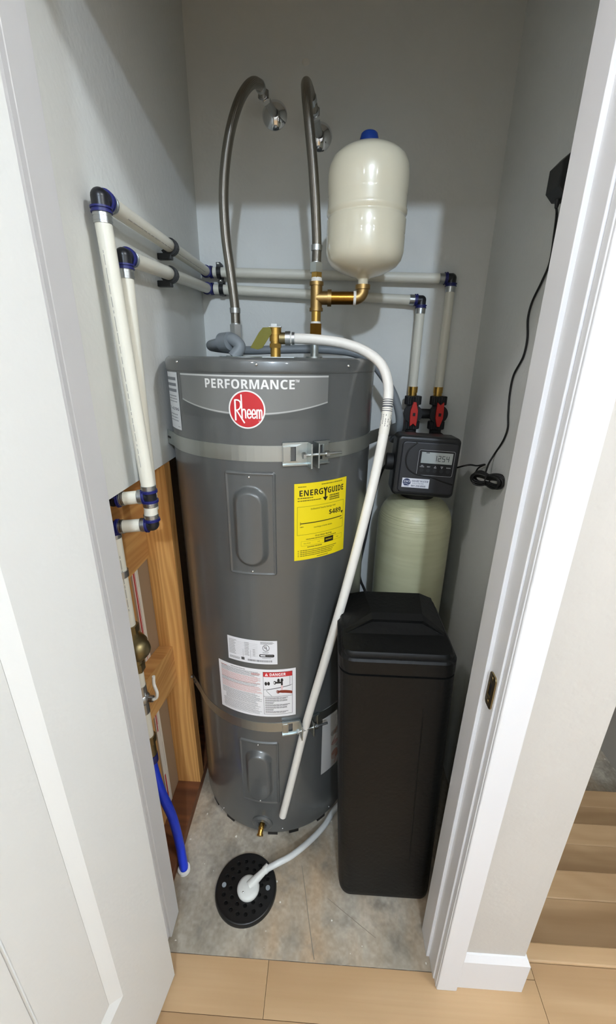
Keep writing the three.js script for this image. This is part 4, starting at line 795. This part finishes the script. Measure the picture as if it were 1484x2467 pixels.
{ // brine tank, slightly tapered
  const yb = [.0, .012, .030, .06, .2, .4, .6, .7, .745, .752];
  const at = y => { const k = y / .87; return { cx: .2050 - .033 * k, cz: -.8625 - .004 * k, w: .1330, d: .1275 }; };
  const t = thing('brine_tank', 'tall black plastic brine tank with a sloping lid', 'tank', V3(.2, 0, -.87));
  const loop = (y, inset) => { const q = at(y), pts = [], n = 8, r = .034 - inset; const w = q.w - inset, d = q.d - inset; for (const [sx, sz, a0] of [[1, 1, 0], [-1, 1, 90], [-1, -1, 180], [1, -1, 270]]) for (let i = 0; i <= n; i++) { const a = (a0 + 90 * i / n) * Math.PI / 180; pts.push(V3(q.cx + sx * (w - r) + r * Math.cos(a), y, q.cz + sz * (d - r) + r * Math.sin(a))); } return pts; };
  const skin = (loops, capTop) => {
    const pos = [], T = (a, b, c) => pos.push(a.x, a.y, a.z, b.x, b.y, b.z, c.x, c.y, c.z);
    for (let k = 0; k < loops.length - 1; k++) { const A = loops[k], B = loops[k + 1], n = A.length; for (let i = 0; i < n; i++) { const j = (i + 1) % n; T(A[i], B[i], B[j]); T(A[i], B[j], A[j]); } }
    const cap = (lp, f) => { const c = lp.reduce((s, p) => s.add(p), V3(0, 0, 0)).divideScalar(lp.length); for (let i = 0; i < lp.length; i++) { const j = (i + 1) % lp.length; f ? T(lp[i], c, lp[j]) : T(lp[i], lp[j], c); } };
    cap(loops[0], false); if (capTop) cap(loops[loops.length - 1], true);
    const g = new THREE.BufferGeometry(); g.setAttribute('position', new THREE.Float32BufferAttribute(pos, 3)); g.setAttribute('uv', new THREE.Float32BufferAttribute(new Float32Array(pos.length / 3 * 2), 2)); g.computeVertexNormals();
    return smoothN(g, 35);
  };
  part('bin', uvKeep(skin([loop(0, .020), loop(.006, .010), loop(.02, .002, .034), loop(.04, 0, .034), ...[.2, .4, .6, .8, .828].map(y => loop(y, 0, .034)), loop(.829, .005, .032), loop(.8345, .005, .032)], true)), M.brine, t);
  // moulded rib on the front
  part('rib', merge([0, 1, 2, 3, 4, 5].map(i => { const y0 = .2 + i * .09, y1 = y0 + .091, q0 = at(y0), q1 = at(y1); return rod(V3(q0.cx + .062, y0, q0.cz + q0.d - .0014), V3(q1.cx + .062, y1, q1.cz + q1.d - .0014), .0024, .0024, 8); })), M.brine, t);
  // lid: rim, two steps, sloping front and a raised handle ridge
  const lp = (y, inset, r, dy = 0) => loop(y, inset, r);
  const lid = part('lid', uvKeep(skin([loop(.834, 0, .034), loop(.835, -.001, .035), loop(.868, -.001, .035), loop(.873, .003, .034), loop(.876, .006, .033), loop(.882, .0065, .032), loop(.887, .010, .03)], true)), M.brine, t);
  const q = at(.89), X0 = q.cx - q.w + .010, X1 = q.cx + q.w - .010, Z1 = q.cz + q.d - .014, Z0 = q.cz - q.d + .012;
  const P = (x, y, z) => V3(x, y, z);
  const hx0 = q.cx - .052, hx1 = q.cx + .070, rz = q.cz + .010;
  const ridge = [P(X0 + .006, .8875, Z1 - .075), P(hx0, .919, rz), P(hx1, .919, rz), P(X1 - .002, .8875, Z1 - .074)];
  // panel body: top rises to the back, front cut away in a sloping recess
  const faces = []; const F = (...v) => { for (let i = 1; i < v.length - 1; i++) faces.push(v[0], v[i], v[i + 1]); };
  const b0 = P(X0, .886, Z0), b1 = P(X1, .886, Z0), f0 = P(X0 + .001, .886, Z1 - .07), f1 = P(X1, .886, Z1 - .075), t0 = P(hx0 - .012, .918, Z0 + .03), t1 = P(hx1 + .012, .918, Z0 + .03);
  F(ridge[0], ridge[1], t0, b0); F(ridge[1], ridge[2], t1, t0); F(ridge[2], ridge[3], b1, t1); F(t0, t1, b1, b0);
  const r0 = P(hx0 + .002, .906, rz + .012), r1 = P(hx1 - .002, .906, rz + .012);
  const u0 = P(X0 + .008, .8875, Z1 - .060), u1 = P(X1 - .006, .8875, Z1 - .064), w0 = P(hx0, .911, rz + .018), w1 = P(hx1, .911, rz + .018);
  F(ridge[0], u0, w0, ridge[1]); F(ridge[2], w1, u1, ridge[3]); F(ridge[1], w0, w1, ridge[2]);
  const d0 = P(hx0 + .002, .901, rz + .014), d1 = P(hx1 - .002, .901, rz + .014); F(w0, d0, d1, w1);
  const m0 = P(X0 + .004, .8875, Z1), m1 = P(X1 - .004, .8875, Z1); F(u0, m0, m1, u1); F(d0, u0, u1, d1); F(w0, u0, d0); F(w1, d1, u1);
  const g = new THREE.BufferGeometry(); g.setAttribute('position', new THREE.Float32BufferAttribute(faces.flatMap(v => [v.x, v.y, v.z]), 3)); g.setAttribute('uv', new THREE.Float32BufferAttribute(new Float32Array(faces.length * 2), 2)); g.computeVertexNormals();
  part('handle_ridge', uvKeep(g), M.brine, lid);
}
function uvKeep(g) { return uvBox(g); }
function smoothN(g, deg) {
  const p = g.attributes.position, n = g.attributes.normal, cos = Math.cos(deg * Math.PI / 180), m = new Map(), key = i => p.getX(i).toFixed(5) + ',' + p.getY(i).toFixed(5) + ',' + p.getZ(i).toFixed(5);
  for (let i = 0; i < p.count; i++) { const k = key(i); (m.get(k) || m.set(k, []).get(k)).push(i); }
  const out = new Float32Array(p.count * 3);
  for (const l of m.values()) for (const i of l) { const a = V3(n.getX(i), n.getY(i), n.getZ(i)), s = V3(0, 0, 0); for (const j of l) { const b = V3(n.getX(j), n.getY(j), n.getZ(j)); if (a.dot(b) > cos) s.add(b); } s.normalize(); out.set([s.x, s.y, s.z], i * 3); }
  g.setAttribute('normal', new THREE.BufferAttribute(out, 3)); return g;
}
{ // thin black brine line behind the tank
  one('brine_line', 'thin black tube between the heater and the softener cylinder', 'tube', tube([V3(.16, .70, -1.10), onZ(882, 1432, -1.16), onZ(866, 1385, -1.24), onZ(880, 1300, -1.36), V3(.205, 1.14, -1.43), V3(.245, 1.17, -1.40)], .0045, 60, 8), M.blackMatte, V3(.15, .72, -1.16));
}
// ------------------------------------------------------------------ power supply on the right wall
{
  const c = onX(1362, 440, XR), t = thing('power_adapter', 'black plug in power adapter on the right closet wall', 'power adapter', V3(XR, c.y, c.z));
  const g = extrude([[-.036, 0], [-.036, .018], [-.020, .034], [.022, .034], [.040, .016], [.040, 0]], .052, .003);
  // x(profile) runs along the wall height, y(profile) away from the wall
  const p = g.attributes.position; for (let i = 0; i < p.count; i++) { const a = p.getX(i), b = p.getY(i), d = p.getZ(i); p.setXYZ(i, XR - Math.max(0, b), c.y + a, c.z + d - .006); } g.computeVertexNormals();
  part('housing', g, M.black, t); part('strain_relief', rod(V3(XR - .016, c.y - .050, c.z + .016), V3(XR - .016, c.y - .035, c.z + .016), .0035, .006), M.black, t);
  const px = [[1351, 486], [1341, 516], [1335, 566], [1324, 634], [1306, 677], [1281, 730], [1272, 765], [1270, 817], [1261, 858], [1237, 905], [1228, 948], [1224, 1000], [1223, 1031], [1214, 1058], [1190, 1096], [1176, 1118], [1170, 1139]];
  const k = [V3(XR - .016, c.y - .049, c.z + .016), ...px.slice(1, -2).map(q => onX(q[0], q[1], XR - .004)), onX(1178, 1116, XR - .018), onX(1170, 1139, XR - .032), onX(1168, 1150, XR - .036)];
  const cd = thing('adapter_cable', 'thin black cable trailing down the right wall to a tied bundle', 'cable', k[k.length - 1].clone());
  part('wall_run', tube(k, .0026, 160, 8), M.rubber, cd);
  const bc = onX(1174, 1157, XR - .034), ld = V3(.62, .05, .78).normalize(), sd = V3(.78, 0, -.62);
  const loops = []; for (let j = 0; j < 18; j++) { const pts = []; const off = (hash(j, 1, 9) - .5) * .030, ph = (hash(j, 2, 9) - .5) * .012, L = .040 + .010 * hash(j, 3, 9), S = .012 + .019 * hash(j, 4, 9); for (let i = 0; i < 20; i++) { const a = i / 20 * 2 * Math.PI, pinch = .42 + .58 * Math.abs(Math.cos(a)); const v = bc.clone().addScaledVector(ld, L * Math.cos(a)).addScaledVector(sd, off * (.4 + .6 * Math.abs(Math.cos(a)))); v.y += S * pinch * Math.sin(a) + ph; v.x = Math.min(v.x, XR - .0035); pts.push(v); } loops.push(tube(pts, .0030, 50, 6, true)); }
  part('bundle', merge(loops), M.rubber, cd);
  part('tie', (() => { const pts = []; for (let i = 0; i < 16; i++) { const a = i / 16 * 2 * Math.PI; const v = bc.clone().addScaledVector(sd, .013 * Math.cos(a)); v.y += .015 * Math.sin(a); pts.push(v); } return tube(pts, .002, 30, 6, true); })(), M.rubber, cd);
  const bs = bc.clone().addScaledVector(ld, -.03); bs.y += .012;
  part('lead', tube([V3(.388, 1.178, -1.262), onX(1130, 1120, .43), onX(1150, 1122, .46), onX(1168, 1119, XR - .008), onX(1152, 1128, XR - .010), onX(1144, 1142, XR - .010), bs], .0026, 60, 8), M.rubber, cd);
}
// ------------------------------------------------------------------ floor drain
{
  const c = V3(-.206, 0, -.742), t = thing('floor_drain', 'round black slotted drain grate set into the floor', 'drain', c);
  const R = .0845, sh = new THREE.Shape(); sh.absarc(0, 0, R, 0, 2 * Math.PI);
  const holes = [];
  for (const [r, n, o, h] of [[.046, 12, .13, .0052], [.066, 18, .0, .0052]]) for (let i = 0; i < n; i++) { const a = i / n * 2 * Math.PI + o; const q = new THREE.Path(); q.absarc(r * Math.cos(a), r * Math.sin(a), h, 0, 2 * Math.PI, true); holes.push(q); }
  part('grate', extrude(sh, .006, .0008, holes).rotateX(-Math.PI / 2).translate(c.x, .006, c.z), M.grate, t);
  part('rim', smoothLathe([[R - .004, .012], [R + .002, .014], [R + .005, .011], [R + .007, .004], [R + .007, 0]], c, YUP, 64), M.grate, t);
  part('sump', lathe([[0, .002], [R - .002, .002], [R - .002, .006]], c, YUP, 32), M.rubber, t);
  for (const s of [-1, 1]) part('bolt', rod(V3(c.x + s * .066, .012, c.z), V3(c.x + s * .066, .0145, c.z), .0065), M.greyConduit, t);
  const a = onY(598, 2138, .02); 
  const d = thing('drain_adapter', 'white plastic hose adapter sitting on the drain grate', 'adapter', V3(a.x, .014, a.z));
  const dir = V3(.62, .16, -.55).normalize(), n0 = V3(a.x, .0215, a.z).addScaledVector(dir, .022), n1 = n0.clone().addScaledVector(dir, .040);
  part('dome', smoothLathe([[.0325, 0], [.033, .005], [.031, .010], [.024, .0145], [.012, .017], [.0001, .0178]], V3(a.x, .0132, a.z), YUP, 40), M.drainWhite, d);
  part('nozzle', merge([rod(n0.clone().addScaledVector(dir, -.02), n1, .0135, .0092), ringRod(n1.clone().addScaledVector(dir, -.004), n1.clone().addScaledVector(dir, .012), .006, .0112)]), M.drainWhite, d);
  part('screw', ball(V3(a.x - .012, .0265, a.z + .016), .0034, 10), M.screw, d);
  const tb = thing('drain_tube', 'translucent grey tube running from the drain behind the brine tank', 'tube', n1.clone());
  part('tube', tube([n1, onY(668, 2080, .05), onY(700, 2063, .046), onY(745, 2027, .034), onY(782, 1988, .026), onY(806, 1950, .022), V3(.125, .016, -1.045), V3(.165, .014, -1.14), V3(.15, .014, -1.30), V3(.14, .014, -1.46)].map((v, i) => v), .0088, 100, 14), M.clearTube, tb);
}
renderer.render(scene, camera);
